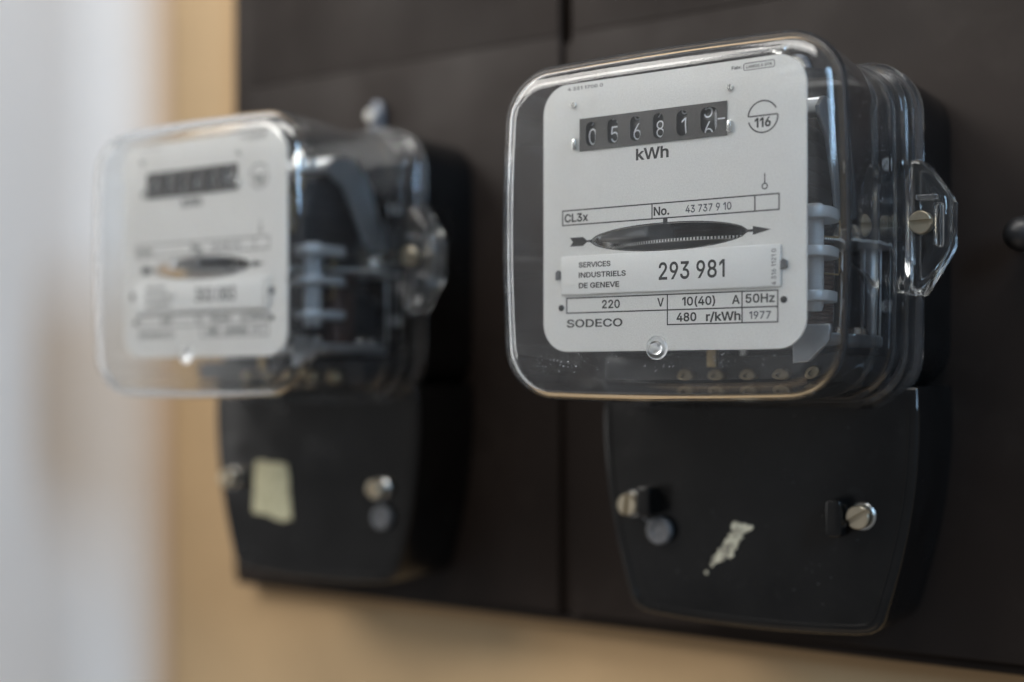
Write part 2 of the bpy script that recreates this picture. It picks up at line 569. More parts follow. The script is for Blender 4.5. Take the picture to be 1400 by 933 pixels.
# ------------------------------------------------------------------ lettering (glyph outlines, 1/1000 of the size)
G = {
'&': [448,[197,-7,173,-6,150,-2,129,4,110,12,93,22,78,34,65,47,54,62,45,78,39,96,35,114,34,133,35,149,37,163,42,177,47,189,63,213,73,224,85,235,97,245,140,279,216,335,237,352,242,357,246,363,251,369,255,375,258,382,260,389,262,405,261,417,258,427,253,437,245,445,237,452,226,457,215,460,201,461,192,460,184,459,168,453,161,449,155,444,150,438,145,431,142,424,139,416,137,408,137,389,139,380,142,372,145,363,150,355,155,346,162,337,176,317,185,307,438,0,364,0,171,231,121,293,111,306,102,319,94,331,87,344,82,357,78,370,76,384,75,398,76,415,79,430,84,445,91,458,99,470,109,481,121,491,134,499,149,505,165,510,182,513,218,513,235,510,251,505,266,499,279,491,290,482,300,471,308,459,315,447,320,433,323,419,324,404,322,382,319,372,315,362,305,342,299,333,283,317,275,308,266,301,256,293,154,217,140,206,128,195,118,185,110,174,104,164,100,154,98,143,97,131,98,119,100,108,104,97,109,87,116,78,124,70,133,63,143,57,154,53,166,49,179,47,193,46,208,47,223,50,237,54,251,59,265,66,278,75,290,84,301,95,312,108,321,121,329,136,336,151,342,168,346,186,348,205,349,224,408,224,407,201,405,180,401,161,397,144,391,128,385,115,378,103,371,92,364,83,351,68,345,62,333,47,320,34,305,23,289,14,271,7,252,1,234,-3,215,-6]],
'(': [273,[89,207,90,235,92,264,96,293,101,324,107,354,114,384,122,413,142,468,153,494,164,517,177,539,236,539,223,512,212,485,201,457,191,428,182,399,174,370,167,342,161,313,157,285,154,258,152,232,151,207,152,184,156,138,160,115,165,91,179,42,188,16,209,-38,236,-96,177,-96,156,-59,139,-21,124,16,111,55,102,93,95,131,90,169]],
')': [273,[37,-96,52,-66,64,-37,76,-9,86,18,95,44,102,69,108,93,113,116,117,139,120,162,122,207,121,232,119,258,116,285,112,313,106,342,99,370,91,399,73,457,62,485,50,512,37,539,97,539,109,517,121,494,131,468,142,441,151,413,167,354,173,323,178,293,181,264,183,235,184,207,183,168,178,130,171,92,161,53,149,15,134,-22,117,-59,97,-96]],
'.': [188,[86,-4,78,-1,70,3,63,9,57,16,53,24,50,32,50,50,53,59,57,66,63,73,70,79,78,83,86,86,95,87,104,86,113,83,121,79,128,73,134,66,138,59,140,50,141,41,140,32,138,24,134,16,128,9,121,3,113,-1,104,-4]],
'/': [249,[235,533,71,-76,14,-76,178,533]],
'0': [453,[227,-7,199,-5,174,1,151,11,130,24,111,41,95,62,80,86,69,113,60,144,53,178,49,214,48,254,49,294,53,330,60,364,69,395,81,422,95,447,112,467,130,484,151,498,174,508,200,514,227,516,254,514,279,508,302,498,323,484,342,467,358,447,372,422,384,395,393,364,400,330,404,294,405,254,404,214,400,178,393,144,384,113,373,86,359,62,342,41,323,24,302,11,279,1,254,-5],[227,50,245,51,261,56,276,63,290,74,303,87,313,103,323,122,330,144,336,168,340,194,343,223,344,254,343,285,340,314,336,341,330,365,323,387,313,405,303,422,290,435,276,446,261,453,245,458,227,460,209,458,192,453,177,446,163,435,151,422,140,405,131,387,123,365,117,341,113,314,110,285,109,254,110,223,113,194,117,168,123,144,131,122,140,103,151,87,163,74,177,63,192,56,209,51]],
'1': [453,[76,0,76,55,391,55,391,0],[276,509,276,0,212,0,212,448,86,358,86,427,198,509]],
'2': [453,[64,0,64,47,234,229,248,243,261,257,282,282,291,294,299,305,311,327,315,337,318,348,320,360,320,371,319,385,317,397,313,408,308,419,301,428,293,436,283,443,273,449,262,454,250,457,237,459,224,460,209,459,196,457,184,453,172,447,162,441,153,433,145,424,139,413,134,402,130,390,128,376,127,362,66,362,67,384,71,405,77,424,86,442,98,459,111,473,126,486,143,496,162,505,182,511,203,514,225,516,247,514,268,511,288,505,306,497,323,486,337,474,350,461,361,445,370,428,376,411,380,392,381,372,380,358,378,345,375,331,371,318,365,304,357,290,347,275,336,259,322,241,306,223,288,202,153,60,389,57,389,0]],
'3': [453,[218,-7,195,-6,173,-3,152,2,133,10,114,19,98,30,83,43,70,57,60,74,52,91,46,111,44,132,109,132,111,119,115,107,120,97,126,87,134,78,154,64,165,59,178,55,191,52,204,50,219,50,234,51,248,53,262,56,275,61,287,67,297,74,307,83,315,93,321,104,325,116,328,130,329,145,328,158,326,172,322,184,316,196,308,207,299,217,288,226,275,234,260,240,242,244,223,247,201,248,157,248,157,299,288,448,70,452,70,509,372,509,372,461,211,278,211,289,239,290,264,288,287,284,308,276,327,265,344,253,359,239,371,222,381,205,387,186,392,166,393,145,392,123,387,103,380,84,370,66,358,50,344,36,327,23,309,12,288,4,266,-2,243,-6]],
'4': [453,[40,105,40,158,247,509,311,509,109,166,413,163,413,105],[282,0,282,318,343,318,343,0]],
'5': [453,[221,-7,199,-6,178,-2,159,3,140,11,123,21,108,32,94,45,83,60,73,76,66,93,62,111,60,130,122,130,124,119,127,108,132,98,138,89,145,80,163,66,173,60,184,56,196,52,208,50,221,50,236,51,250,53,264,58,276,64,288,72,298,82,307,92,314,104,320,117,324,131,327,146,328,162,327,178,324,193,320,208,314,221,306,233,297,244,286,254,275,262,262,269,248,273,233,276,218,277,192,275,180,272,167,268,156,264,145,258,136,252,128,246,67,253,96,509,366,509,366,452,151,452,134,301,145,308,155,315,166,320,178,325,190,329,216,333,229,334,247,333,263,330,279,326,294,321,308,314,321,306,334,296,345,285,355,273,364,260,372,246,379,231,384,215,388,199,390,181,391,163,390,139,385,117,379,95,369,76,357,57,343,41,327,27,309,15,289,6,268,-1,245,-5]],
'6': [453,[226,-7,203,-5,182,-1,161,5,142,15,125,26,109,40,96,56,84,74,75,94,69,115,65,138,64,162,65,180,68,199,73,219,80,239,89,261,102,285,118,311,137,340,252,509,322,509,151,261,149,268,154,275,159,281,165,288,172,293,179,299,187,303,196,307,205,310,214,312,224,314,235,314,257,313,278,309,298,303,316,295,332,284,346,271,359,257,370,240,378,221,384,201,388,180,389,157,388,134,384,112,377,92,368,73,356,55,343,39,327,26,310,14,291,5,271,-2,249,-6],[226,48,241,49,254,52,267,56,279,63,289,70,299,79,307,90,314,101,320,114,324,128,327,142,327,173,324,187,320,201,314,213,307,225,299,235,289,244,279,251,267,258,254,262,241,264,226,265,212,264,198,262,186,258,174,252,163,244,153,235,145,225,138,214,132,201,128,188,126,174,125,158,126,143,128,128,132,114,138,102,145,90,153,79,163,70,174,63,186,56,198,52,212,49]],
'7': [453,[97,0,323,448,62,452,62,509,391,509,391,449,165,0]],
'8': [453,[226,-7,201,-6,178,-2,156,3,136,11,117,21,101,33,86,47,74,62,64,78,57,96,53,115,52,135,53,151,55,166,59,181,65,195,72,208,81,220,90,231,101,241,113,249,125,256,139,261,153,265,135,273,119,282,105,293,93,308,83,324,76,342,72,360,70,380,72,399,75,417,82,434,90,450,101,464,114,477,129,488,146,498,164,506,184,511,204,514,226,516,248,514,269,511,288,506,306,498,323,488,337,477,350,464,361,450,370,434,377,417,380,399,382,380,380,361,376,342,369,324,359,308,347,293,333,282,318,273,300,267,314,261,327,256,339,249,351,241,362,231,372,220,380,208,387,195,393,181,397,166,400,151,401,135,399,115,395,96,388,78,378,62,366,47,352,33,335,21,317,11,296,3,275,-2,251,-6],[226,49,243,50,258,52,272,55,285,60,296,66,307,74,315,82,323,91,329,102,333,113,336,126,337,139,336,152,333,165,329,177,322,189,314,199,305,208,295,216,283,223,270,228,256,232,242,234,226,235,211,234,196,232,182,228,169,223,157,216,147,208,138,199,130,189,123,177,119,165,116,152,115,139,116,126,119,113,123,102,129,91,136,82,145,74,156,66,167,60,180,55,195,52,210,50],[239,290,252,292,274,300,284,306,293,313,300,321,307,330,312,341,316,351,318,363,319,376,318,388,316,399,313,410,308,420,301,429,294,437,285,444,275,449,264,454,252,457,240,459,226,460,213,459,200,457,188,454,177,449,167,444,159,437,151,429,145,420,139,410,136,399,134,388,133,376,134,363,136,351,139,341,145,330,151,321,159,313,168,306,178,300,189,296,201,292,213,290]],
'9': [453,[226,516,249,514,271,510,291,503,310,494,328,482,343,468,356,452,368,434,377,414,384,393,388,371,389,347,388,328,385,309,380,290,373,270,363,248,350,224,334,197,315,168,200,0,130,0,301,248,303,240,299,234,294,227,287,221,281,215,273,210,257,202,248,199,238,196,228,195,218,195,195,196,175,199,155,206,137,214,121,225,106,237,94,252,83,269,74,287,68,307,65,329,64,352,65,375,69,397,75,417,85,436,96,454,110,469,125,483,143,494,162,504,182,510,203,514],[226,460,212,459,199,457,186,452,174,446,163,438,154,429,145,419,138,407,133,395,129,381,126,367,125,352,126,336,129,322,133,308,138,295,145,284,154,274,163,265,174,257,186,251,199,247,212,244,226,243,240,244,254,247,267,251,279,257,299,273,307,284,314,295,320,308,324,321,327,335,327,366,324,381,320,394,314,407,307,419,299,429,290,438,279,446,267,452,254,457,241,459]],
'A': [480,[16,0,201,509,276,509,463,0,395,0,287,302,282,317,276,334,270,352,264,372,257,394,250,420,241,447,232,478,245,478,228,419,213,371,206,351,201,333,195,317,191,302,85,0],[110,142,110,199,370,199,370,142]],
'C': [510,[267,-7,235,-5,205,1,177,11,150,25,126,42,104,63,86,88,70,115,57,146,48,179,42,215,40,254,42,293,48,329,57,362,70,393,86,421,104,445,126,466,150,484,177,498,205,508,235,514,267,516,286,515,305,513,323,509,340,504,357,498,373,490,388,481,402,471,415,460,427,447,438,433,448,418,456,402,463,385,469,367,473,348,408,348,405,361,401,373,389,395,375,413,366,421,348,435,337,440,327,445,315,449,304,452,292,454,267,456,245,454,223,450,203,443,184,432,166,419,150,403,137,385,125,364,116,340,109,314,105,285,103,254,105,223,109,194,116,168,125,145,137,123,151,105,166,89,184,76,203,66,223,59,245,54,267,53,280,53,304,57,315,60,327,64,337,69,348,74,366,88,375,96,389,114,401,136,405,148,408,160,473,160,469,142,463,124,457,107,448,91,438,76,428,62,416,49,402,38,388,28,373,19,357,11,341,5,323,0,305,-4,286,-6]],
'D': [502,[219,0,96,0,96,57,215,57,244,58,272,63,296,70,318,81,337,94,354,110,368,128,379,149,388,172,394,198,398,226,399,255,398,285,394,312,388,337,379,361,368,381,354,399,338,415,320,428,299,438,275,446,249,450,221,452,93,452,93,509,225,509,261,507,294,501,325,492,353,478,377,461,399,441,418,418,433,391,446,361,455,329,460,293,462,255,460,217,455,181,446,149,433,119,417,92,398,68,376,48,351,31,322,17,291,8,256,2],[125,509,125,0,60,0,60,509]],
'E': [419,[60,0,60,509,372,509,372,452,125,452,125,286,355,286,355,229,125,229,125,57,375,57,375,0]],
'F': [410,[60,0,60,509,369,509,369,452,125,452,125,278,346,278,346,221,125,221,125,0]],
'G': [520,[269,-7,236,-5,205,1,176,11,149,25,125,43,104,64,85,88,69,116,57,146,47,179,42,215,40,254,42,293,47,329,57,362,69,393,85,421,103,445,125,466,149,484,175,498,203,508,233,514,265,516,285,515,304,513,322,509,340,504,358,497,374,489,389,480,403,469,416,458,429,445,439,431,449,416,458,401,465,384,470,367,474,349,408,349,404,361,399,372,393,383,387,393,380,403,365,420,347,434,337,439,326,444,304,452,291,454,265,456,243,454,222,450,202,443,183,432,166,419,150,404,137,385,125,364,116,340,109,314,105,285,103,254,105,223,109,194,116,168,125,145,137,124,151,105,166,90,184,76,203,66,224,59,246,54,269,53,290,54,309,57,328,63,345,71,360,81,374,93,386,107,396,123,404,141,410,160,414,180,415,202,434,199,283,199,283,256,478,256,478,200,476,170,471,141,463,115,451,91,436,69,419,50,399,33,377,19,352,8,326,0,298,-5]],
'H': [517,[60,0,60,509,125,509,125,289,392,289,392,509,457,509,457,0,392,0,392,232,125,232,125,0]],
'I': [301,[31,0,31,57,118,57,118,452,31,452,31,509,269,509,269,452,183,452,183,57,269,57,269,0]],
'L': [393,[60,0,60,509,125,509,125,57,361,57,361,0]],
'N': [524,[60,0,60,509,136,509,343,183,347,176,352,169,357,160,363,151,369,141,381,119,388,107,394,94,401,82,407,68,414,55,405,54,403,68,401,95,401,108,400,121,400,134,399,146,399,509,463,509,463,0,387,0,202,290,177,331,171,342,164,354,156,367,108,452,119,454,124,328,125,291,125,0]],
'O': [533,[267,-7,235,-5,205,1,177,11,150,25,126,42,105,63,86,88,70,115,57,146,48,179,42,215,40,254,42,293,48,329,57,362,70,393,86,421,105,445,126,466,150,484,177,498,205,508,235,514,267,516,299,514,329,508,357,498,384,484,408,466,429,445,448,421,464,393,477,362,486,329,491,293,493,254,491,215,486,179,477,146,464,115,448,88,429,63,408,42,384,25,357,11,329,1,299,-5],[267,53,289,54,310,59,330,66,349,76,367,89,383,105,396,123,408,144,418,168,425,194,429,223,430,254,429,286,425,314,418,341,408,365,396,386,383,404,367,420,349,433,330,443,310,450,289,454,267,456,245,454,223,450,203,443,184,433,167,420,151,404,137,385,125,364,116,340,109,314,105,285,103,254,105,223,109,194,116,168,125,144,137,123,151,105,167,89,184,76,203,66,223,59,245,54]],
'R': [449,[60,0,60,509,236,509,264,507,290,504,313,497,333,489,351,478,367,465,380,450,390,433,399,415,405,395,408,374,409,352,408,330,405,309,399,290,390,271,380,255,367,240,351,228,333,217,312,209,289,203,264,199,236,198,96,198,96,255,234,255,252,256,269,258,284,262,298,267,309,273,319,281,327,290,334,300,339,312,342,324,344,338,345,352,344,367,342,380,339,393,334,405,327,415,319,425,309,433,298,440,284,445,269,449,252,451,233,452,125,452,125,0],[353,0,230,229,303,229,428,0]],
'S': [447,[224,-9,197,-8,172,-4,149,1,128,9,108,19,91,31,76,45,64,60,54,77,46,96,41,115,38,137,104,137,107,123,110,110,116,98,123,88,132,79,142,71,154,64,166,59,180,55,194,52,209,50,224,49,241,50,257,52,272,55,286,60,299,66,311,74,321,82,329,92,336,102,341,114,345,126,346,139,345,151,342,161,338,171,332,179,325,186,316,193,307,199,296,205,284,209,272,214,259,218,184,239,154,249,128,260,105,274,86,289,71,307,60,326,54,348,52,372,53,393,58,413,65,431,75,448,87,463,102,476,119,488,138,498,158,506,180,511,203,514,227,516,252,514,275,511,296,505,316,498,334,488,351,476,365,463,377,449,387,433,394,415,399,397,401,378,337,378,334,396,326,412,316,426,302,437,286,447,267,453,247,457,225,459,209,458,194,456,180,452,167,448,156,442,145,435,136,427,129,418,123,409,118,398,116,387,115,376,116,363,119,352,124,342,131,334,139,326,148,319,158,313,169,308,202,296,212,293,264,279,276,276,287,272,299,268,312,264,336,252,347,245,359,238,379,220,395,198,401,185,405,171,407,155,408,139,407,118,403,99,396,81,386,64,374,48,360,34,343,21,323,11,302,2,278,-4,252,-8]],
'T': [449,[32,452,32,509,417,509,417,452,257,452,257,0,193,0,193,452]],
'U': [517,[259,-8,230,-7,203,-2,177,5,154,15,133,28,114,43,98,60,85,80,74,101,66,124,62,148,60,173,60,509,124,509,124,178,125,160,128,144,133,128,141,113,150,99,160,87,173,77,187,68,203,61,220,56,239,53,259,52,279,53,298,56,315,61,331,68,345,77,357,87,368,99,377,113,384,128,389,144,392,160,393,178,393,509,457,509,457,173,456,148,451,124,443,101,433,80,419,60,403,43,384,28,363,15,340,5,315,-2,288,-7]],
'V': [480,[204,0,16,509,84,509,197,192,203,176,209,158,215,137,239,61,248,31,235,31,252,90,260,115,267,138,274,158,279,176,285,192,395,509,463,509,278,0]],
'W': [686,[155,0,16,509,82,509,163,196,166,183,170,171,173,158,175,145,187,94,189,80,192,67,195,53,197,40,189,40,192,53,194,67,197,80,200,94,203,107,205,120,208,133,306,509,380,509,462,196,465,183,468,171,486,94,489,80,492,67,494,53,497,40,488,40,491,53,493,67,496,80,499,94,502,107,504,120,507,133,603,509,670,509,530,0,455,0,368,323,363,339,355,373,347,410,344,431,340,452,336,475,350,475,346,453,342,433,339,413,323,341,230,0]],
'Y': [472,[203,0,203,208,16,509,91,509,208,318,229,279,236,264,243,248,250,230,224,230,231,248,237,265,244,280,258,306,265,318,273,331,280,344,381,509,455,509,268,208,268,0]],
'a': [389,[160,-9,142,-8,126,-5,110,-1,94,5,80,12,68,22,57,32,48,45,40,58,35,73,31,90,30,108,31,123,34,138,38,150,43,161,50,171,58,179,67,187,89,199,100,203,112,207,125,211,138,213,152,216,178,220,234,227,244,228,252,230,259,232,270,238,275,248,276,255,275,268,273,279,271,288,267,297,262,304,256,311,248,317,240,322,230,326,220,329,196,331,171,329,159,326,149,322,140,318,132,313,124,307,118,301,112,294,107,288,103,281,100,274,41,291,48,308,57,322,67,335,79,346,91,355,104,364,118,370,133,375,148,379,163,382,179,384,204,384,227,382,251,376,263,372,275,367,286,360,296,353,306,343,315,333,322,320,329,306,333,290,336,272,337,251,337,0,277,0,277,52,269,45,264,38,258,32,252,25,244,18,236,12,226,6,215,1,203,-3,190,-6,176,-8],[170,45,187,46,202,49,216,53,228,59,239,66,248,74,257,83,263,93,269,104,275,126,276,138,276,190,270,186,259,182,246,179,239,177,231,176,200,171,175,168,165,166,154,164,144,162,134,159,125,155,117,150,110,145,103,139,98,132,95,124,93,115,92,105,92,95,94,87,98,79,102,72,107,66,121,56,130,52,139,49,149,47]],
'b': [424,[229,-8,213,-7,198,-5,184,-1,172,4,162,10,153,17,145,24,138,31,132,39,122,53,118,59,112,0,53,0,53,509,114,509,114,319,122,325,127,331,132,338,137,346,144,353,152,360,161,367,171,373,183,378,197,381,212,384,229,384,252,383,274,378,294,371,313,361,330,347,345,332,359,313,370,293,379,270,385,245,389,218,390,189,389,160,385,133,379,108,370,84,359,64,346,45,330,29,313,16,294,5,274,-2,252,-7],[220,47,237,48,253,51,267,57,279,66,291,76,301,88,309,101,316,117,321,133,325,151,327,170,328,189,327,209,325,227,321,245,316,261,309,276,301,290,291,301,280,311,267,319,253,325,237,329,220,330,203,329,188,325,174,320,161,312,150,302,140,291,132,278,125,263,120,247,116,229,113,210,113,169,116,150,120,132,125,115,132,100,140,86,150,75,162,65,174,57,188,51,204,48]],
'h': [410,[114,0,53,0,53,509,114,509,114,287,102,287,112,312,124,332,137,349,152,362,169,372,187,379,207,383,227,384,246,383,264,380,280,376,295,369,309,360,321,349,332,336,341,321,348,304,353,285,356,264,357,240,357,0,296,0,296,235,295,256,290,275,283,291,273,304,260,315,246,323,229,328,210,329,197,328,184,326,172,322,161,317,150,311,141,303,133,293,126,283,121,271,117,257,114,243]],
'k': [381,[110,137,110,212,121,212,284,379,360,379,184,199,177,199],[53,0,53,509,114,509,114,0],[294,0,148,186,191,229,372,0]],
'o': [415,[207,-8,182,-7,159,-2,137,6,117,16,98,30,82,46,68,64,56,85,46,108,40,133,36,159,34,187,36,216,40,243,46,268,56,291,68,312,82,330,98,346,117,360,137,371,159,378,182,383,207,384,233,383,256,378,278,371,299,360,317,346,333,330,347,312,359,291,369,268,376,243,380,216,381,187,380,159,376,133,369,108,359,85,347,64,333,46,317,30,299,16,278,6,256,-2,233,-7],[207,46,226,48,242,51,257,57,270,66,282,76,292,89,300,102,307,117,312,134,316,151,318,169,319,187,318,206,316,224,312,242,307,258,300,274,292,287,282,300,270,310,257,319,242,325,226,329,207,330,189,329,173,325,158,319,145,310,134,300,124,287,115,274,108,258,103,242,99,224,97,206,96,187,97,169,99,151,103,134,108,117,115,102,124,89,134,76,145,66,158,57,173,51,189,48]],
'r': [259,[53,0,53,379,112,379,112,321,122,335,130,347,140,358,152,367,166,375,181,380,196,384,213,385,229,384,243,384,243,322,230,324,207,326,194,325,182,323,170,319,159,315,149,309,140,301,132,293,126,284,121,273,117,262,114,250,114,0]],
'x': [379,[21,0,171,218,171,171,29,379,100,379,156,292,172,266,179,253,200,217,207,206,175,206,183,217,190,229,202,253,216,279,224,292,233,306,282,379,352,379,209,169,209,214,358,0,287,0,222,99,214,112,193,148,187,159,180,171,173,182,205,182,198,171,191,159,185,148,178,136,172,124,165,112,157,99,148,85,91,0]],
'z': [380,[42,0,42,46,254,320,48,323,48,379,333,379,333,331,126,60,339,56,339,0]]}
G['R'] = [449, [60,0,60,509,240,509,300,501,350,475,385,430,396,362,385,295,352,248,310,226,420,0,346,0,247,205,125,205,125,0],
          [125,262,240,262,290,272,320,300,332,355,320,410,290,440,240,451,125,451]]
G['I'] = [190, [62,0,62,509,127,509,127,0]]
G['x'] = [379, [21,0,151,194,29,379,104,379,190,240,276,379,352,379,229,194,358,0,284,0,190,147,95,0]]
G['W'] = [686, [155,0,16,509,82,509,193,80,306,509,380,509,492,80,603,509,670,509,530,0,455,0,343,420,230,0]]
G['A'] = [480, [16,0,201,509,276,509,463,0,395,0,347,137,133,137,85,0], [152,194,328,194,240,446]]
G['V'] = [480, [204,0,16,509,84,509,241,66,395,509,463,509,278,0]]
G['N'] = [524, [60,0,60,509,136,509,399,100,399,509,463,509,463,0,387,0,125,405,125,0]]
G['k'] = [381, [53,0,53,509,114,509,114,218,278,379,358,379,198,227,370,0,294,0,154,186,114,148,114,0]]
G['z'] = [380, [42,0,42,46,254,323,48,323,48,379,333,379,333,331,124,56,339,56,339,0]]
G['7'] = [453, [97,0,318,450,62,450,62,509,391,509,391,449,165,0]]
G['1'] = [330, [262,509,262,0,198,0,198,432,72,348,72,418,186,509]]
ADV_SPACE = 188


def uncross(p, gap=9):
    """Cut off the little loops where an outline runs over itself."""
    again = True
    while again:
        again = False
        n = len(p)
        for i in range(n):
            a, b = p[i], p[(i + 1) % n]
            for g in range(2, gap):
                if g >= n - 2:
                    break
                j = (i + g) % n
                c, d = p[j], p[(j + 1) % n]
                den = (b[0] - a[0]) * (d[1] - c[1]) - (b[1] - a[1]) * (d[0] - c[0])
                if abs(den) < 1e-9:
                    continue
                t = ((c[0] - a[0]) * (d[1] - c[1]) - (c[1] - a[1]) * (d[0] - c[0])) / den
                u = ((c[0] - a[0]) * (b[1] - a[1]) - (c[1] - a[1]) * (b[0] - a[0])) / den
                if 1e-4 < t < 1 - 1e-4 and 1e-4 < u < 1 - 1e-4:
                    x = (a[0] + (b[0] - a[0]) * t, a[1] + (b[1] - a[1]) * t)
                    drop = {(i + 1 + k) % n for k in range(g)}
                    q = []
                    for k in range(n):
                        if k == (i + 1) % n:
                            q.append(x)
                        elif k not in drop:
                            q.append(p[k])
                    p = q
                    again = True
                    break
            if again:
                break
    return p


GCACHE = {}


def glyph(ch, bold):
    if (ch, bold) not in GCACHE:
        out = []
        for fl in G[ch][1:]:
            l = uncross([(fl[i], fl[i + 1]) for i in range(0, len(fl), 2)])
            if bold:
                # outlines run clockwise, holes counter-clockwise: one signed offset thickens the stroke
                l = uncross(offset(l, -bold))
            out.append(l)
        GCACHE[ch, bold] = out
    return GCACHE[ch, bold]




def glyph_loops(s, bold=0.0, track=0):
    loops, x = [], 0
    for ch in s:
        if ch == ' ':
            x += ADV_SPACE + track
            continue
        g = G[ch]
        loops += [[(px + x, pz) for px, pz in l] for l in glyph(ch, bold)]
        x += g[0] + track
    return loops


def text(name, s, x0, x1, zb, h, y, material, parent, bold=0, wrap=None, vertical=False, track=0, name_label=None):
    lp = glyph_loops(s, bold, track)
    xs = [p[0] for l in lp for p in l]
    a, b = min(xs), max(xs)
    sx = (x1 - x0) / (b - a)
    sz = h / 509.0
    out = []
    for l in lp:
        q = [(x0 + (px - a) * sx, zb + pz * sz) for px, pz in l]
        if vertical:
            q = [(zb - pz * sz, x0 + (px - a) * sx) for px, pz in l]
        out.append(q)
    return flat(name, out, y, material, parent, wrap)


# ------------------------------------------------------------------ the setting
def wall_sheet(name, material, pts_xy, z0, z1, label):
    """Vertical sheet following pts_xy (x, y)."""
    V = [(x, y, z0) for x, y in pts_xy] + [(x, y, z1) for x, y in pts_xy]
    n = len(pts_xy)
    F = [(i, i + 1, n + i + 1, n + i) for i in range(n - 1)]
    o = mesh(name, V, F, material, None, fix=False, angle=60)
    tag(o, label, 'wall', kind='structure')
    return o


wall_sheet('wall', 'tan_wall', [(-345, 16), (900, 16)], -900, 900, 'warm tan painted wall behind the dark meter board')
WX = -342.0
fil = [(WX + 42 - 42 * cos(radians(a)), 15.4 - 42 + 42 * sin(radians(a))) for a in range(0, 91, 6)]
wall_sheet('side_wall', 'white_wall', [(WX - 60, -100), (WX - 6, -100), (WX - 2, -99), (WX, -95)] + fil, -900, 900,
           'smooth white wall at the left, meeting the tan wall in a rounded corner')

board = empty('meter_board', (-52.9, 16, -99.6), 'dark brown jointed meter board on the tan wall behind both meters', 'meter board')
OB = (-52.9, 16, -99.6)


def board_panel(x0, x1, z0, z1, y=-16.0, bev=1.6):
    lp = [(x0 - OB[0], z0 - OB[2]), (x1 - OB[0], z0 - OB[2]), (x1 - OB[0], z1 - OB[2]), (x0 - OB[0], z1 - OB[2])]
    return prism('panel', lp, -1.0, y, 'board', board, bev=bev, seg=5, angle=70)


board_panel(-230.0, -55.8, -95.0, 141.0, -16.0, 0.8)
board_panel(-50.4, 330.0, -95.0, 141.0, -16.0, 0.8)
board_panel(-230.0, -56.0, 141.1, 420.0, -15.98, 0.3)
board_panel(-50.0, 330.0, 141.1, 420.0, -15.98, 0.3)
box('groove_strip', -55.4 - OB[0], -50.8 - OB[0], -13.2, -1.5, -94.5 - OB[2], 138.0 - OB[2], 'board', board, 0.3)
box('edge_strip', -245.0 - OB[0], 330.0 - OB[0], -11.5, -1.0, -99.6 - OB[2], -95.2 - OB[2], 'board', board, 1.2)
box('edge_strip', -245.0 - OB[0], -230.2 - OB[0], -12.5, -1.0, -95.0 - OB[2], 420.0 - OB[2], 'board', board, 1.2)
lathe('stud', [(3.6, 0), (3.6, -8), (5.4, -8.6), (5.8, -11.0), (5.4, -14.0), (4.1, -16.0), (2.0, -17.0), (0, -17.2)],
      'y', (127.0 - OB[0], -16.0, 47.4 - OB[2]), 'stud_black', board)


# ------------------------------------------------------------------ the meter
CZ = 46.8                        # middle height of the clear cover
COVER = [                        # y, half width, half height, corner radius, bow x, bow z  (outer skin, back to front)
    (-33.4, 57.00, 55.70, 17.0, 0.90, 0.60),
    (-34.2, 57.50, 56.20, 16.9, 0.90, 0.60),
    (-37.6, 57.50, 56.20, 16.8, 0.90, 0.60),
    (-38.6, 57.10, 55.80, 16.7, 0.90, 0.60),
    (-39.0, 56.30, 55.00, 16.7, 0.90, 0.60),
    (-39.6, 56.00, 54.70, 16.7, 0.90, 0.60),
    (-44.2, 55.90, 54.60, 16.4, 0.90, 0.60),
    (-45.2, 55.50, 54.20, 16.4, 0.90, 0.60),
    (-45.7, 54.90, 53.60, 16.4, 0.90, 0.60),
    (-46.6, 54.60, 53.30, 16.3, 0.90, 0.60),
    (-51.8, 54.40, 53.10, 16.1, 0.90, 0.60),
    (-53.0, 54.10, 52.80, 16.0, 0.90, 0.60),
    (-54.0, 53.50, 52.20, 15.9, 0.90, 0.60),
    (-55.5, 53.20, 51.90, 15.9, 0.90, 0.60),
    (-63.0, 53.00, 51.70, 15.5, 1.00, 0.65),
    (-65.0, 52.80, 51.50, 15.5, 1.07, 0.68),
    (-67.0, 53.00, 51.70, 15.5, 1.14, 0.71),
    (-74.0, 53.50, 52.00, 15.5, 1.38, 0.82),
    (-86.0, 54.80, 52.00, 15.5, 1.80, 1.00),
]
RF = 7.5                         # fillet between the sides and the front
YF = -109.0
HXF, HZF, RCF, BXF, BZF = 55.6, 52.5, 16.0, 2.2, 1.2
THK = 2.0


def cover_rings(inset):
    """Rings of the outer skin (inset 0) or the inner skin (inset THK)."""
    t = inset
    R = []
    for y, hx, hz, rc, bx, bz in COVER:
        R.append((y, hx - t, hz - t, rc - t, bx, bz))
    rf = RF - t * 0.8
    yf = YF + t
    hx, hz, rc = HXF - t, HZF - t, RCF - t
    for i in range(0, 13):
        a = pi / 2 * i / 12
        d = rf * (1 - cos(a))
        R.append((yf + rf * (1 - sin(a)), hx - d, hz - d, max(rc - d, 2.0), BXF, BZF))
    last = R[-1]
    for k in (0.86, 0.6, 0.32, 0.08):
        R.append((yf - 0.5 * (1 - k * k), last[1] * k, last[2] * k, max(last[3] * k, 0.05), BXF * k, BZF * k))
    return [[(x, y, z) for x, z in rrect(hx, hz, rc, 0, CZ, 12, 10, bx, bz)] for y, hx, hz, rc, bx, bz in R]


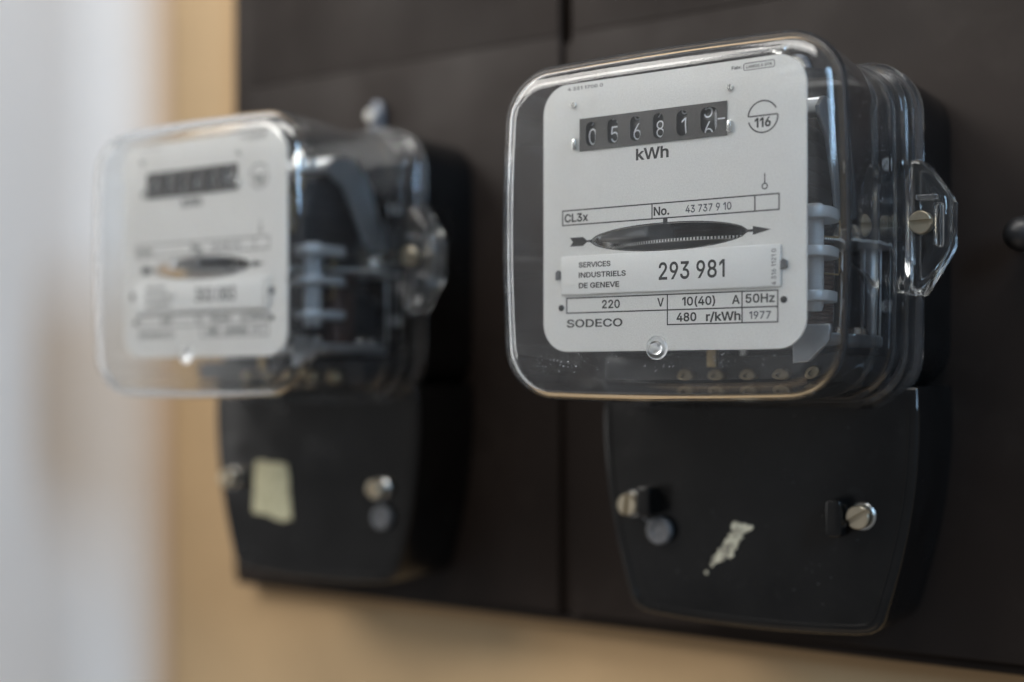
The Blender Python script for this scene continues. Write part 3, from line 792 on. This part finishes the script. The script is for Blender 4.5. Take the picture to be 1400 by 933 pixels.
def make_cover(parent):
    A = cover_rings(0)
    B = cover_rings(THK)
    n = len(A[0])
    V, F = [], []
    for R in (A, B):
        b = len(V)
        for r in R:
            V += r
        for k in range(len(R) - 1):
            for i in range(n):
                j = (i + 1) % n
                F.append((b + k * n + i, b + k * n + j, b + (k + 1) * n + j, b + (k + 1) * n + i))
        F.append(tuple(b + (len(R) - 1) * n + i for i in range(n)))
    nb = len(A) * n
    for i in range(n):
        j = (i + 1) % n
        F.append((i, j, nb + j, nb + i))
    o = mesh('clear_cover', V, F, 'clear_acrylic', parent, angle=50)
    return o


def make_lug(side, parent):
    """Six-sided clear screw lug moulded onto the flange: a thick faceted block with a rib and a slot ring on its front."""
    s = side
    lp = [(55.75, 26.8), (58.6, 26.8), (60.0, 27.6), (68.0, 40.2), (68.8, 42.2), (68.8, 56.0), (68.0, 58.0), (60.6, 68.4), (59.0, 69.6), (55.75, 69.6)]
    if area2(lp) < 0:
        lp = lp[::-1]
    y0, y1 = -33.7, -44.6
    prof = [(y0, -1.0), (y0 - 0.3, -0.3), (y0 - 1.0, 0.0), (y1 + 2.0, 0.0), (y1 + 1.2, -0.15), (y1 + 0.4, -0.8), (y1 + 0.05, -1.6), (y1, -2.4)]
    rings = [[(max(x, 55.75), y, z) for x, z in offset(lp, d)] for y, d in prof]
    V, F = rings_mesh(rings)
    V = [(x * s, y, z) for x, y, z in V]
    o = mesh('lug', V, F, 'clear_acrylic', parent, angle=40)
    x0, x1 = sorted((59.2 * s, 66.0 * s))
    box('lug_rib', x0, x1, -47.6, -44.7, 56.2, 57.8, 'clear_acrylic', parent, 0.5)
    ring = rrect(1.35, 7.0, 1.3, 66.0 * s, 48.2, 5, 3)
    prof = [(-44.7, 0), (-47.2, 0), (-47.7, -0.3), (-47.7, -0.5), (-47.2, -0.7), (-44.7, -0.7)]
    rings = [[(x, y, z) for x, z in offset(ring, d)] for y, d in prof]
    n = len(ring)
    V = [p for r in rings for p in r]
    m_ = len(rings)
    F = [(k * n + i, k * n + (i + 1) % n, ((k + 1) % m_) * n + (i + 1) % n, ((k + 1) % m_) * n + i) for k in range(m_) for i in range(n)]
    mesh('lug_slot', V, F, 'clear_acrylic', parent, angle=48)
    return o


def lens(n=28):
    top = []
    for i in range(n + 1):
        x = -26.3 + 52.6 * i / n
        u = abs(x / 26.3)
        top.append((x - 0.1, 43.6 + 3.9 * max(0.0, 1 - u ** 2.2) ** 0.6))
    bot = [(x, 87.2 - z) for x, z in top[1:-1]]
    lp = top + bot[::-1]
    return lp if area2(lp) > 0 else lp[::-1]


def stadium(x0, x1, z0, z1, n=8):
    r = (x1 - x0) / 2
    return arc((x0 + x1) / 2, z1 - r, r, 0, 180, n) + arc((x0 + x1) / 2, z0 + r, r, 180, 360, n)


COVER_MESH = []
PY = -100.0                      # front of the face plate
SLOTS = [(-28.2, -24.6), (-20.3, -16.7), (-12.4, -8.8), (-4.5, -0.9), (3.5, 7.1), (11.4, 16.7)]


def make_meter(x, label, digits, number, serial, extras):
    M = empty('electricity_meter', (x, 0, 0), label, 'electricity meter', 'electricity meters on the board')
    # ---- black moulded back housing
    prism('base', rrect(57.0, 52.5, 15, 0, 49.0, 8, 4, 0.6, 0.4), -0.2, -33.0, 'bakelite', M, bev=1.6, seg=4, angle=45)
    # hanging eye above the base
    h = prism('hanging_eye', stadium(4.0, 10.5, 96, 124.5), -1.0, -4.0, 'hanger_metal', M, bev=0.8)
    slotted_screw('hanging_screw', (6.0, -7.0, 117.5), 2.8, 3.0, 'steel', M, 0.6)
    # ---- terminal cover: wide at the top, narrowing in a curve to a rounded foot
    prof = [(57.6, -2.0), (58.0, -12.0), (57.9, -20.0), (57.2, -30.0), (56.0, -40.0), (54.2, -50.0), (51.9, -60.0), (49.4, -69.0), (47.6, -75.0),
            (46.6, -78.4), (44.6, -81.2), (41.6, -82.9), (37.0, -83.7), (25, -84.5), (12, -85.0)]
    lp = [(-a, b) for a, b in prof] + [(0, -85.1)] + [(a, b) for a, b in reversed(prof)]
    if area2(lp) < 0:
        lp = lp[::-1]
    tc = prism('terminal_cover', lp, -0.2, -38.5, 'bakelite', M, bev=2.2, seg=5, angle=45)
    # fine raised rim just inside the edge of the terminal cover's front
    a, b = offset(lp, -3.0), offset(lp, -3.7)
    V = [(px, -38.4, pz) for px, pz in a] + [(px, -38.9, pz) for px, pz in offset(lp, -3.2)] + [(px, -38.9, pz) for px, pz in offset(lp, -3.5)] + [(px, -38.4, pz) for px, pz in b]
    n = len(lp)
    F = [(k * n + i, k * n + (i + 1) % n, (k + 1) * n + (i + 1) % n, (k + 1) * n + i) for k in range(3) for i in range(n)]
    mesh('rim', V, F, 'bakelite', tc)
    # ---- clear cover with lugs and their screws
    cov = make_cover(M)
    if COVER_MESH:
        old = cov.data
        cov.data = COVER_MESH[0]
        bpy.data.meshes.remove(old)
        for s in (1, -1):
            o = make_lug(s, cov)
            bpy.data.objects.remove(o)
    else:
        # the lugs are moulded in one piece with the cover
        tmp = [make_lug(s, cov) for s in (1, -1)]
        for o in tmp:
            md = cov.modifiers.new('union', 'BOOLEAN')
            md.operation = 'UNION'
            md.solver = 'EXACT'
            md.object = o
        bpy.context.view_layer.update()
        me = bpy.data.meshes.new_from_object(cov.evaluated_get(bpy.context.evaluated_depsgraph_get()))
        cov.modifiers.clear()
        old = cov.data
        cov.data = me
        bpy.data.meshes.remove(old)
        me.name = 'clear_cover'
        me.polygons.foreach_set('use_smooth', [True] * len(me.polygons))
        me.set_sharp_from_angle(angle=radians(44))
        COVER_MESH.append(me)
        for o in tmp:
            bpy.data.objects.remove(o)
        print('COVER', len(me.vertices), len(me.polygons))
    for s in (1, -1):
        slotted_screw('lug_screw', (61.4 * s, -50.5, 48.8), 3.6, 3.6, 'nickel_brass', M, 0.03)
        lathe('screw_shank', [(2.1, 0), (2.1, 2.0)], 'y', (61.4 * s, -46.8, 48.8), 'nickel_brass', M, 14)
    # frosted plug on the front of the cover
    lathe('plug', [(3.55, YF - 0.55), (3.55, YF - 0.9), (3.2, YF - 1.2), (2.1, YF - 1.25), (1.95, YF - 2.1), (1.4, YF - 2.5), (0.0, YF - 2.6)],
          'y', (1.2, 0, 9.6), 'frosted_plastic', cov, 32)
    # ---- face plate
    bez = [(-30.4, 72.15), (19.9, 72.15), (19.9, 82.3), (-30.4, 82.3)]
    hole = [(-29.6, 73.0), (18.6, 73.0), (18.6, 81.5), (-29.6, 81.5)]
    fp = cutout('face_plate', rrect(44.1, 42.4, 9.0, 0.1, 51.4, 10, 4), [lens(), hole], PY + 0.9, PY, 'plate_paint', M)
    bz = cutout('counter_bezel', bez, [stadium(a, b, 73.4, 81.1) if i < 5 else rrect(2.65, 3.85, 1.9, 14.05, 77.25, 5, 2) for i, (a, b) in enumerate(SLOTS)],
                PY - 0.05, PY - 0.35, 'bezel_ink', M)
    flat('index_mark', stroke([(16.95, 77.2), (19.3, 77.2)], 0.42), PY - 0.4, 'digit_white', bz)
    # number wheels
    RW, ZW = 10.0, 77.25
    YW = PY + 1.0 + RW

    def wr(zoff):
        def f(px, py, pz):
            an = (pz + zoff - ZW) / RW
            rr = RW + 0.03 + (PY - py) * 0.0
            return (px, YW - rr * cos(an), ZW + rr * sin(an))
        return f
    for i, dg in enumerate(digits):
        xc = (SLOTS[i][0] + SLOTS[i][1]) / 2 if i < 5 else 13.35
        w0, w1 = (xc - 3.3, xc + 3.3) if i < 5 else (xc - 3.4, xc + 4.2)
        wh = lathe('number_wheel', [(RW - 0.3, w0), (RW, w0 + 0.3), (RW, w1 - 0.3), (RW - 0.3, w1)], 'x', (0, YW, ZW), 'wheel_black', M, 48)
        d = int(dg)
        if i < 5:
            for q, zc in ((d, 76.55), ((d + 9) % 10, 82.75), ((d + 1) % 10, 70.35)):
                hw = 0.75 if q == 1 else 1.35
                text('digit', str(q), xc - hw, xc + hw, zc - 2.55, 5.1, 0, 'digit_white', wh, bold=-3, wrap=wr(0))
        else:
            for q, zc in ((d, 80.75), ((d + 1) % 10, 74.55)):
                text('digit', str(q), xc - 1.55, xc + 1.25, zc - 2.55, 5.1, 0, 'digit_white', wh, bold=-3, wrap=wr(0))
            tk = []
            for k in range(25):
                zz = 73.7 + k * 0.31
                L = 1.1 if k % 5 == 0 else 0.75
                tk.append([(15.35, zz), (15.35 + L, zz), (15.35 + L, zz + 0.15), (15.35, zz + 0.15)])
            tag(flat('scale_mark', tk, 0, 'digit_white', wh, wr(0)), kind='stuff')
    # small screws round the counter
    for sx, sz, r, t in ((-32.6, 87.0, 0.95, 1.3), (20.9, 86.0, 1.0, 1.4)):
        slotted_screw('pin_screw', (sx, PY - 0.8, sz), r, 0.85, 'steel', fp, t)
    for sx, sz in ((-31.9, 74.3), (21.0, 74.4)):
        box('counter_tab', sx - 0.75, sx + 0.55, PY - 1.5, PY - 0.04, sz - 1.6, sz + 1.9, 'steel', fp, 0.3)
    # ---- printing on the plate
    yp = PY - 0.05
    INK = 'print_ink'
    T = lambda s, x0, x1, zb, hh, bold=6, name='lettering', par=fp, m=INK, **kw: text(name, s, x0, x1, zb, hh, kw.pop('y', yp), m, par, bold * 1.5 + 9, **kw)
    T('kWh', -10.5, 0.7, 67.6, 3.3, 10)
    T('Fabr.', 21.3, 24.5, 91.15, 0.95, 6)
    T('LANDIS & GYR', 25.9, 33.9, 91.0, 0.8, 6)
    flat('printed_frame', stroke(rrect(4.75, 1.0, 0.5, 29.85, 91.45, 3, 1), 0.22, True), yp, INK, fp)
    T('4 331 1700 0', -34.9, -22.1, 91.7, 0.95, 2)
    T('CL3x', -36.1, -27.4, 50.15, 2.45, 10)
    T('No.', -4.4, 0.9, 50.15, 2.45, 10)
    T(serial, 6.3, 21.2, 50.25, 2.15, 4, m='stamp_ink')
    T('220', -22.5, -16.1, 22.45, 2.45, 8)
    T('V', -3.2, -0.9, 22.45, 2.45, 8)
    T('10(40)', 5.2, 16.0, 22.45, 2.45, 8)
    T('A', 21.3, 23.9, 22.45, 2.45, 8)
    T('50Hz', 25.6, 34.7, 22.6, 2.45, 8)
    T('480', 3.3, 9.9, 17.75, 2.45, 10)
    T('r/kWh', 13.0, 24.1, 17.65, 2.45, 10)
    T('1977', 26.8, 33.5, 17.85, 2.15, 3, m='stamp_ink')
    T('SODECO', -35.3, -15.2, 16.75, 2.35, 6)
    T('116', 28.5, 33.5, 73.5, 2.55, 14)

    def frame(loops):
        return tag(flat('printed_frame', loops, yp, INK, fp), kind='stuff')

    def rules(rects):
        return [[(a, b), (c, b), (c, d), (a, d)] for a, b, c, d in rects]
    w = 0.40
    # class and number box
    frame(rules([(-37.0, 53.55, 36.2, 53.55 + w), (-37.0, 48.95, 36.2, 48.95 + w), (-37.0, 48.95 + w, -37.0 + w, 53.55), (36.2 - w, 48.95 + w, 36.2, 53.55),
                 (-5.15, 48.95 + w, -5.15 + w, 53.55), (28.35, 48.95 + w, 28.35 + w, 53.55)]))
    # rating box
    frame(rules([(-35.5, 25.75, 35.8, 25.75 + w), (-35.5, 21.05, 35.8, 21.05 + w), (-35.5, 21.05 + w, -35.5 + w, 25.75), (35.8 - w, 21.05 + w, 35.8, 25.75),
                 (0.05, 21.05 + w, 0.05 + w, 25.75), (24.35, 21.05 + w, 24.35 + w, 25.75), (0.05, 16.6, 35.8, 16.6 + w),
                 (0.05, 16.6 + w, 0.05 + w, 21.05), (24.35, 16.6 + w, 24.35 + w, 21.05), (35.8 - w, 16.6 + w, 35.8, 21.05)]))
    # S-shaped test mark
    path = arc(31.05, 76.4, 4.6, 28, 168, 20) + [(27.2, 76.75), (34.6, 76.75)] + arc(31.05, 76.4, 4.6, 2, -162, 24)
    flat('test_mark', stroke(arc(31.05, 76.4, 4.6, 28, 176, 22), 0.42) + stroke([(26.6, 76.75), (35.5, 76.75)], 0.40) + stroke(arc(31.05, 76.4, 4.6, 4, -164, 26), 0.42), yp, INK, fp)
    flat('pin_symbol', stroke([(31.6, 60.0), (31.6, 57.0)], 0.34), yp, INK, fp)
    flat('pin_symbol', stroke(arc(31.6, 56.2, 0.8, 0, 345, 20), 0.34, True), yp, INK, fp)
    # arrow round the rotor window
    flat('arrow_tail', [[(-34.1, 45.1), (-33.0, 43.7), (-34.1, 42.3), (-29.3, 42.3), (-27.9, 43.4), (-25.9, 43.3), (-25.9, 44.1), (-27.9, 44.0), (-29.3, 45.1)]], yp, INK, fp)
    flat('arrow_head', [[(25.8, 43.2), (27.9, 43.2), (27.9, 42.3), (33.6, 43.6), (27.9, 44.9), (27.9, 44.0), (25.8, 44.0)]], yp, INK, fp)
    flat('window_mark', rules([(-1.2, 47.3, 0.3, 48.95)]), yp, INK, fp)
    flat('window_border', [offset(lens(), 0.38), offset(lens(), 0.02)[::-1]], yp - 0.01, INK, fp)
    for dx, dz in ((-37.3, 23.0), (37.4, 23.2)):
        lathe('rivet', [(1.05, PY - 0.02), (0.95, PY - 0.3), (0.5, PY - 0.45), (0.0, PY - 0.48)], 'y', (dx, 0, dz), 'wheel_black', fp, 20)
    # ---- owner's name strip, a separate plate standing proud
    st = box('name_strip', -36.9, 36.7, PY - 0.95, PY - 0.10, 26.95, 39.15, 'strip_paint', M, 0.22)
    ys = PY - 1.0
    for s, x1, zb in (('SERVICES', -18.9, 35.45), ('INDUSTRIELS', -13.5, 32.25), ('DE GENEVE', -15.8, 28.95)):
        T(s, -30.3, x1, zb, 1.55, 10, par=st, y=ys)
    T(number, -2.2, 19.5, 30.5, 5.0, 4, par=st, y=ys)
    text('lettering', '4 316 1121 0', 27.4, 37.8, 35.4, 1.3, ys, INK, st, 6, vertical=True)
    for sx in (-37.9, 37.7):
        prism('strip_clip', [(sx - 1.0, 31.9), (sx + 0.9, 32.3), (sx + 0.9, 34.3), (sx - 0.2, 34.9), (sx - 1.0, 34.2)], PY - 0.04, PY - 1.2, 'lead', M, 0.2)
    # ---- works behind the plate
    lathe('rotor_disc', [(0.5, -0.6), (45.0, -0.6), (45.2, -0.46), (45.2, -0.44)], 'z', (0, 0, 0), 'aluminium', M, 128, loc=(3.0, -49.6, 43.0))
    lathe('rotor_rim', [(45.2, -0.42), (45.25, -0.4), (45.25, 0.4), (45.0, 0.5), (0.5, 0.5)], 'z', (0, 0, 0), 'rotor_rim', M, 128, loc=(3.0, -49.6, 43.0))
    lathe('rotor_shaft', [(1.2, 8), (1.2, 84)], 'z', (3.0, -49.6, 0), 'steel', M, 16)
    # bearing post with three flanges at the right of the plate
    lathe('bearing_post', [(2.2, 20.5), (2.9, 22.0), (2.9, 52.0), (2.2, 52.6)], 'z', (39.6, -81.0, 0), 'cast_grey', M, 28)
    for z0, z1, hw in ((23.4, 26.6, 6.2), (36.6, 39.7, 6.7), (47.8, 51.4, 6.7)):
        lp = [(39.4 + px * hw / 6.7, -77.5 + pz) for px, pz in arc(0, 4.5, 6.7, 0, 180, 16) + arc(0, -4.0, 6.7, 180, 360, 16)]
        prism('bearing_flange', lp, z0, z1, 'cast_grey', M, 0.5, axis='z', back_bev=True)
    for zz in (32.0, 43.0):
        tube('pointer_wire', [(40.5, -80, zz), (46.0, -80.5, zz - 0.7), (48.2, -80.5, zz - 0.9), (48.6, -80.5, zz + 0.3), (48.6, -80.5, zz + 4.2)], 0.28, 'brass', M, 8)
    # upright bracket, cast frame and cores
    br = prism('bracket', [(-72, 84.0), (-66, 88.0), (-56, 88.5), (-46, 78), (-39, 62), (-37, 53), (-47, 51.5), (-53, 62), (-62, 76), (-71, 81)], 36.0, 38.0, 'dull_alloy', M, 0.5, axis='x', back_bev=True)
    box('top_bar', -40, 36.8, -66, -58, 83.0, 88.0, 'aluminium', M, 0.8)
    lathe('top_bearing', [(4.5, 84), (4.5, 88.6), (3.6, 91), (2.0, 92.4), (0, 92.5)], 'z', (22.0, -66.0, 0), 'steel', M, 28)
    box('upper_core', -31, 31, -74, -36, 50.0, 80.0, 'core_black', M, 0.8)
    for i in range(6):
        z0 = 52.5 + i * 4.5
        box('core_lamination', 31.0, 31.9, -73, -37, z0, z0 + 3.6, 'core_black', M, 0.25)
    lathe('voltage_coil', [(10, -22), (15.5, -21.5), (16, -21), (16, 21), (15.5, 21.5), (10, 22)], 'x', (0, -60, 65), 'copper_wire', M, 36)
    box('lower_core', -34, 34, -72, -36, 19.0, 36.0, 'core_black', M, 0.8)
    box('drag_magnet', -30, -12, -90, -70, 44.8, 53.0, 'aluminium', M, 1.2)
    box('cross_bar', 30, 52, -44, -40, 44.4, 48.6, 'core_black', M, 0.7)
    lathe('pivot_nut', [(3.4, -0.2), (3.4, -3.0), (2.4, -4.4), (0, -4.5)], 'y', (38.5, -43.8, 46.6), 'steel', M, 24)
    box('frame_post', 40.0, 42.5, -41, -36, 14.5, 42.5, 'aluminium', M, 0.8)
    box('lower_ledge', -42, 45.5, -84, -42, 10.6, 14.2, 'aluminium', M, 1.0)
    prism('corner_foot', [(35, 16.5), (46.6, 16.5), (47.4, 15.4), (46.6, 11.5), (40.0, 5.4), (35, 5.0)], -85.0, -87.5, 'dull_alloy', M, 0.5)
    box('terminal_block', -44, 46, -60, -34.0, -1.5, 8.0, 'core_black', M, 1.0)
    for i, tx in enumerate((-12.0, -1.0, 10.2, 21.4, 33.0)):
        tb = lathe('terminal', [(2.9, 0), (2.9, -3.0), (2.5, -3.5), (1.3, -3.6), (1.2, -2.2), (0, -2.2)], 'y', (tx, -60.1, 0.9), 'terminal_metal', M, 28)
    box('brass_strip', -2.6, 0.6, -66.5, -64.5, 4.2, 10.2, 'brass', M, 0.4)
    # gear train, windings and leads
    for gx, gy, gz, gr, nt_ in ((34.2, -90.0, 68.0, 5.6, 26), (33.0, -88.0, 60.0, 4.0, 20), (35.4, -84.0, 76.0, 3.4, 16)):
        lp = []
        for i in range(nt_):
            for da, rr in ((0.0, gr - 0.5), (0.3, gr - 0.5), (0.42, gr), (0.85, gr)):
                an = 2 * pi * (i + da) / nt_
                lp.append((gy + rr * cos(an), gz + rr * sin(an)))
        prism('gear', lp, gx, gx + 1.1, 'brass', M, 0.0, axis='x')
        lathe('gear_pin', [(0.9, -6), (0.9, 2.2), (0.5, 2.6)], 'x', (gx, gy, gz), 'steel', M, 14)
    wprof = []
    for i in range(22):
        t = -15 + 30 * i / 22
        wprof += [(7.2, t), (7.6, t + 0.3), (7.6, t + 1.0), (7.2, t + 1.3)]
    lathe('current_coil', wprof, 'z', (33.0, -62.0, 28.0), 'copper_wire', M, 24)
    tube('lead_wire', [(24, -70, 40), (33, -76, 41), (42, -70, 38), (46, -60, 33), (45, -48, 30)], 0.7, 'core_black', M, 10)
    for sx, sy, sz in ((44.0, -60.0, 14.2), (30.0, -70.0, 14.2), (41.0, -50.0, 14.2)):
        lathe('ledge_screw', [(2.4, 0), (2.4, 1.4), (1.9, 2.0), (0, 2.1)], 'z', (sx, sy, sz), 'steel', M, 20)
    slotted_screw('frame_screw', (44.5, -36.5, 70.0), 2.2, 2.4, 'steel', M, 0.8)
    slotted_screw('frame_screw', (44.5, -36.5, 24.0), 2.2, 2.4, 'steel', M, 0.3)
    extras(M, tc, cov)
    return M, cov


def tc_screw(M, x, z, turn, shank=6.0):
    """Sealing screw standing out of the terminal cover."""
    s = slotted_screw('sealing_screw', (x, -38.5 - shank, z), 3.9, 5.0, 'nickel_brass', M, turn)
    lathe('screw_collar', [(4.6, -38.3), (4.6, -39.4), (4.1, -39.9), (2.2, -40.0), (2.2, -38.6 - shank + 4.6)], 'y', (x, 0, z), 'steel', s, 28)
    return s


def guard(M, x, z, hw, hz):
    """Black block moulded beside the sealing screw."""
    return prism('screw_guard', rrect(hw, hz, 1.8, x, z, 5, 2), -38.4, -47.0, 'bakelite', M, 0.7)


def seal(M, x, z, rot=0.2):
    s = lathe('lead_seal', [(0, 0), (4.2, 0), (4.9, -0.6), (4.9, -2.6), (4.2, -3.1), (2.6, -3.0), (2.3, -2.6), (0, -2.6)], 'y', (x, -39.0, z), 'lead', M, 28)
    return s


def specks(tc, n, seed):
    """Dust settled on the front of a terminal cover."""
    rnd = random.Random(seed)
    V, F = [], []
    for _ in range(n):
        x, z = rnd.uniform(-44, 46), -6 - 72 * rnd.random() ** 0.8
        if abs(x) > 52 - max(0, -z - 45) * 0.3:
            continue
        r = 0.06 + 0.22 * rnd.random() ** 4
        base = len(V)
        for k in range(5):
            an = 2 * pi * k / 5 + rnd.random()
            V.append((x + r * cos(an) * rnd.uniform(.6, 1.3), -38.53, z + r * sin(an) * rnd.uniform(.6, 1.3)))
        V.append((x, -38.60, z))
        F += [(base + k, base + (k + 1) % 5, base + 5) for k in range(5)]
    tag(mesh('dust', V, F, 'grime', tc, smooth=False), kind='stuff')


def extras_right(M, tc, cov):
    specks(tc, 150, 4)
    tc_screw(M, 39.6, -44.2, 0.55)
    guard(M, 32.6, -44.8, 2.7, 6.2)
    tc_screw(M, -44.6, -44.6, 1.45)
    guard(M, -36.8, -42.8, 2.6, 5.2)
    seal(M, -33.2, -53.4)
    tube('seal_wire', [(-43.0, -41.0, -46.5), (-40.0, -41.5, -48.2), (-37.0, -41.2, -51.0), (-35.0, -41.0, -52.4)], 0.35, 'lead', M, 8)


def extras_left(M, tc, cov):
    specks(tc, 110, 8)
    tc_screw(M, 39.0, -44.4, 0.9)
    tc_screw(M, -45.5, -43.4, 1.45)
    seal(M, 40.6, -56.2)
    tube('seal_wire', [(40.2, -41.2, -48.0), (41.4, -41.8, -50.5), (40.8, -41.3, -53.0)], 0.35, 'lead', M, 8)


MR, COVR = make_meter(44.0, 'sharply focused grey-plated electricity meter in clear cover reading 05681, nearest the camera', '056815', '293 981', '43 737 9 10', extras_right)
ML, COVL = make_meter(-156.5, 'out-of-focus electricity meter in clear cover beside the white wall, pale tape on its black foot', '032606', '302 083', '43 725 0 16', extras_left)


# ------------------------------------------------------------------ scraps stuck to the terminal covers
def ragged(lp, n, amp, seed):
    """Break a straight-sided outline into a torn edge."""
    rnd = random.Random(seed)
    out = []
    for i in range(len(lp)):
        p, q = lp[i], lp[(i + 1) % len(lp)]
        for k in range(n):
            t = k / n
            out.append((p[0] + (q[0] - p[0]) * t + rnd.uniform(-amp, amp), p[1] + (q[1] - p[1]) * t + rnd.uniform(-amp, amp)))
    return out


def sheet(name, lp, y, material, label, cat, x0, t=0.25):
    c = (sum(p[0] for p in lp) / len(lp), sum(p[1] for p in lp) / len(lp))
    lp2 = [(px - c[0], pz - c[1]) for px, pz in lp]
    o = prism(name, lp2, 0, -t, material, None, bev=0.0, loc=(x0 + c[0], y, c[1]), angle=20)
    return tag(o, label, cat)


sheet('tape_strip', ragged([(-32.4, -36.0), (-29, -35.0), (-22, -35.8), (-13.2, -36.4), (-12.4, -42), (-11.6, -50), (-10.8, -60.2), (-14.5, -61.2), (-20, -60.6), (-27, -58.9),
                     (-33.6, -58.6), (-33.9, -52), (-33.2, -44)], 3, 0.45, 2), -38.6, 'masking_tape', 'pale yellow tape patch stuck on the black foot of the left meter', 'tape', -156.5)
random.seed(3)
L_ = [(-6.4, -49.3), (-5.2, -48.6), (-3.4, -49.1), (-1.2, -49.4), (0.9, -49.2), (1.6, -50.4), (0.6, -51.6), (-1.4, -51.9), (-2.6, -53.0), (-2.4, -54.2), (-3.8, -55.5), (-4.2, -57.4),
      (-5.6, -59.0), (-5.3, -60.6), (-6.9, -61.8), (-8.6, -61.6), (-10.2, -63.0), (-12.6, -63.6), (-13.6, -65.2), (-14.6, -64.2), (-13.6, -62.8), (-14.0, -61.6), (-12.0, -60.4),
      (-11.4, -58.4), (-9.6, -57.4), (-9.4, -55.6), (-7.4, -54.6), (-7.6, -53.2), (-5.8, -52.6), (-6.8, -51.2)]
L_ = ragged(L_, 3, 0.38, 11)
sheet('paper_scrap', L_, -38.6, 'torn_paper', 'large torn remnant of a cream paper sticker on the right meter foot', 'paper scrap', 44.0)
sheet('paper_scrap', [(-15.9, -66.4), (-15.2, -66.9), (-15.4, -67.7), (-16.2, -68.0), (-16.8, -67.3), (-16.5, -66.7)], -38.6, 'torn_paper',
      'tiny speck of cream paper just below the larger torn remnant', 'paper scrap', 44.0)


# ------------------------------------------------------------------ dust and scuffs lying on the near cover
def dust(cov, n, seed):
    rnd = random.Random(seed)
    V, F = [], []

    def fleck(p, nrm, r, elong=1.0):
        nrm = Vector(nrm).normalized()
        a = nrm.orthogonal().normalized()
        b = nrm.cross(a)
        t = rnd.uniform(0, 2 * pi)
        a, b = a * cos(t) + b * sin(t), b * cos(t) - a * sin(t)
        c = Vector(p) + nrm * 0.03
        k = 5
        base = len(V)
        for i in range(k):
            an = 2 * pi * i / k
            q = c + a * r * elong * cos(an) * rnd.uniform(.7, 1.2) + b * r * sin(an) * rnd.uniform(.7, 1.2)
            V.append(tuple(q))
        V.append(tuple(c + nrm * 0.05))
        for i in range(k):
            F.append((base + i, base + (i + 1) % k, base + k))
    for _ in range(n):
        q = rnd.random()
        r = 0.03 + 0.11 * rnd.random() ** 4
        if q < 0.66:      # right side wall
            y = -56 - 40 * rnd.random()
            z = CZ + rnd.uniform(-36, 36)
            v = (z - CZ) / 52.0
            x = 53.0 + 1.8 * max(0, (-y - 67) / 19.0) + 1.3 * (1 - v * v)
            fleck((x + 0.35, y, z), (1, 0, 0), r)
        elif q < 0.86:     # lower band of the front
            cx_ = rnd.choice((-38, -27, -16, 5, 22, 33))
            fleck((cx_ + rnd.gauss(0, 3.0), YF - 0.10, CZ - 43 + abs(rnd.gauss(0, 2.2))), (0, -1, 0), r, rnd.choice((1, 1.6, 2.8)))
        else:
            fleck((rnd.uniform(-42, 42), YF - 0.5, CZ + rnd.uniform(-35, 42)), (0, -1, 0), r * 0.6)
    tag(mesh('dust', V, F, 'dust', cov, smooth=False), kind='stuff')
    # fine scuffs
    V2, F2 = [], []
    for _ in range(44):
        front = rnd.random() < 0.4
        if front:
            c0 = Vector((rnd.choice((-40, -33, -22, -2, 18)) + rnd.gauss(0, 4), YF - 0.14, CZ - 44.5 + abs(rnd.gauss(0, 2.5))))
            ax, bx = Vector((1, 0, 0)), Vector((0, 0, 1))
        else:
            y = rnd.uniform(-92, -58)
            c0 = Vector((53.0 + 1.8 * max(0, (-y - 67) / 19.0) + 1.45, y, CZ + rnd.uniform(-38, 20)))
            ax, bx = Vector((0, 1, 0)), Vector((0, 0, 1))
        L = rnd.uniform(0.4, 1.3) if front else rnd.uniform(0.8, 3.0)
        an = rnd.uniform(0, pi)
        cur = rnd.uniform(-0.9, 0.9)
        w_ = rnd.uniform(0.02, 0.045)
        base = len(V2)
        for k in range(7):
            t = k / 6 - 0.5
            p = c0 + ax * (L * t * cos(an + cur * t)) + bx * (L * t * sin(an + cur * t))
            nn = (-ax * sin(an) + bx * cos(an)) * w_ * (1 - (2 * t) ** 2 * 0.9)
            V2 += [tuple(p + nn), tuple(p - nn)]
        F2 += [(base + 2 * k, base + 2 * k + 1, base + 2 * k + 3, base + 2 * k + 2) for k in range(6)]
    tag(mesh('scuff', V2, F2, 'dust', cov, smooth=False), kind='stuff')


dust(COVR, 620, 5)
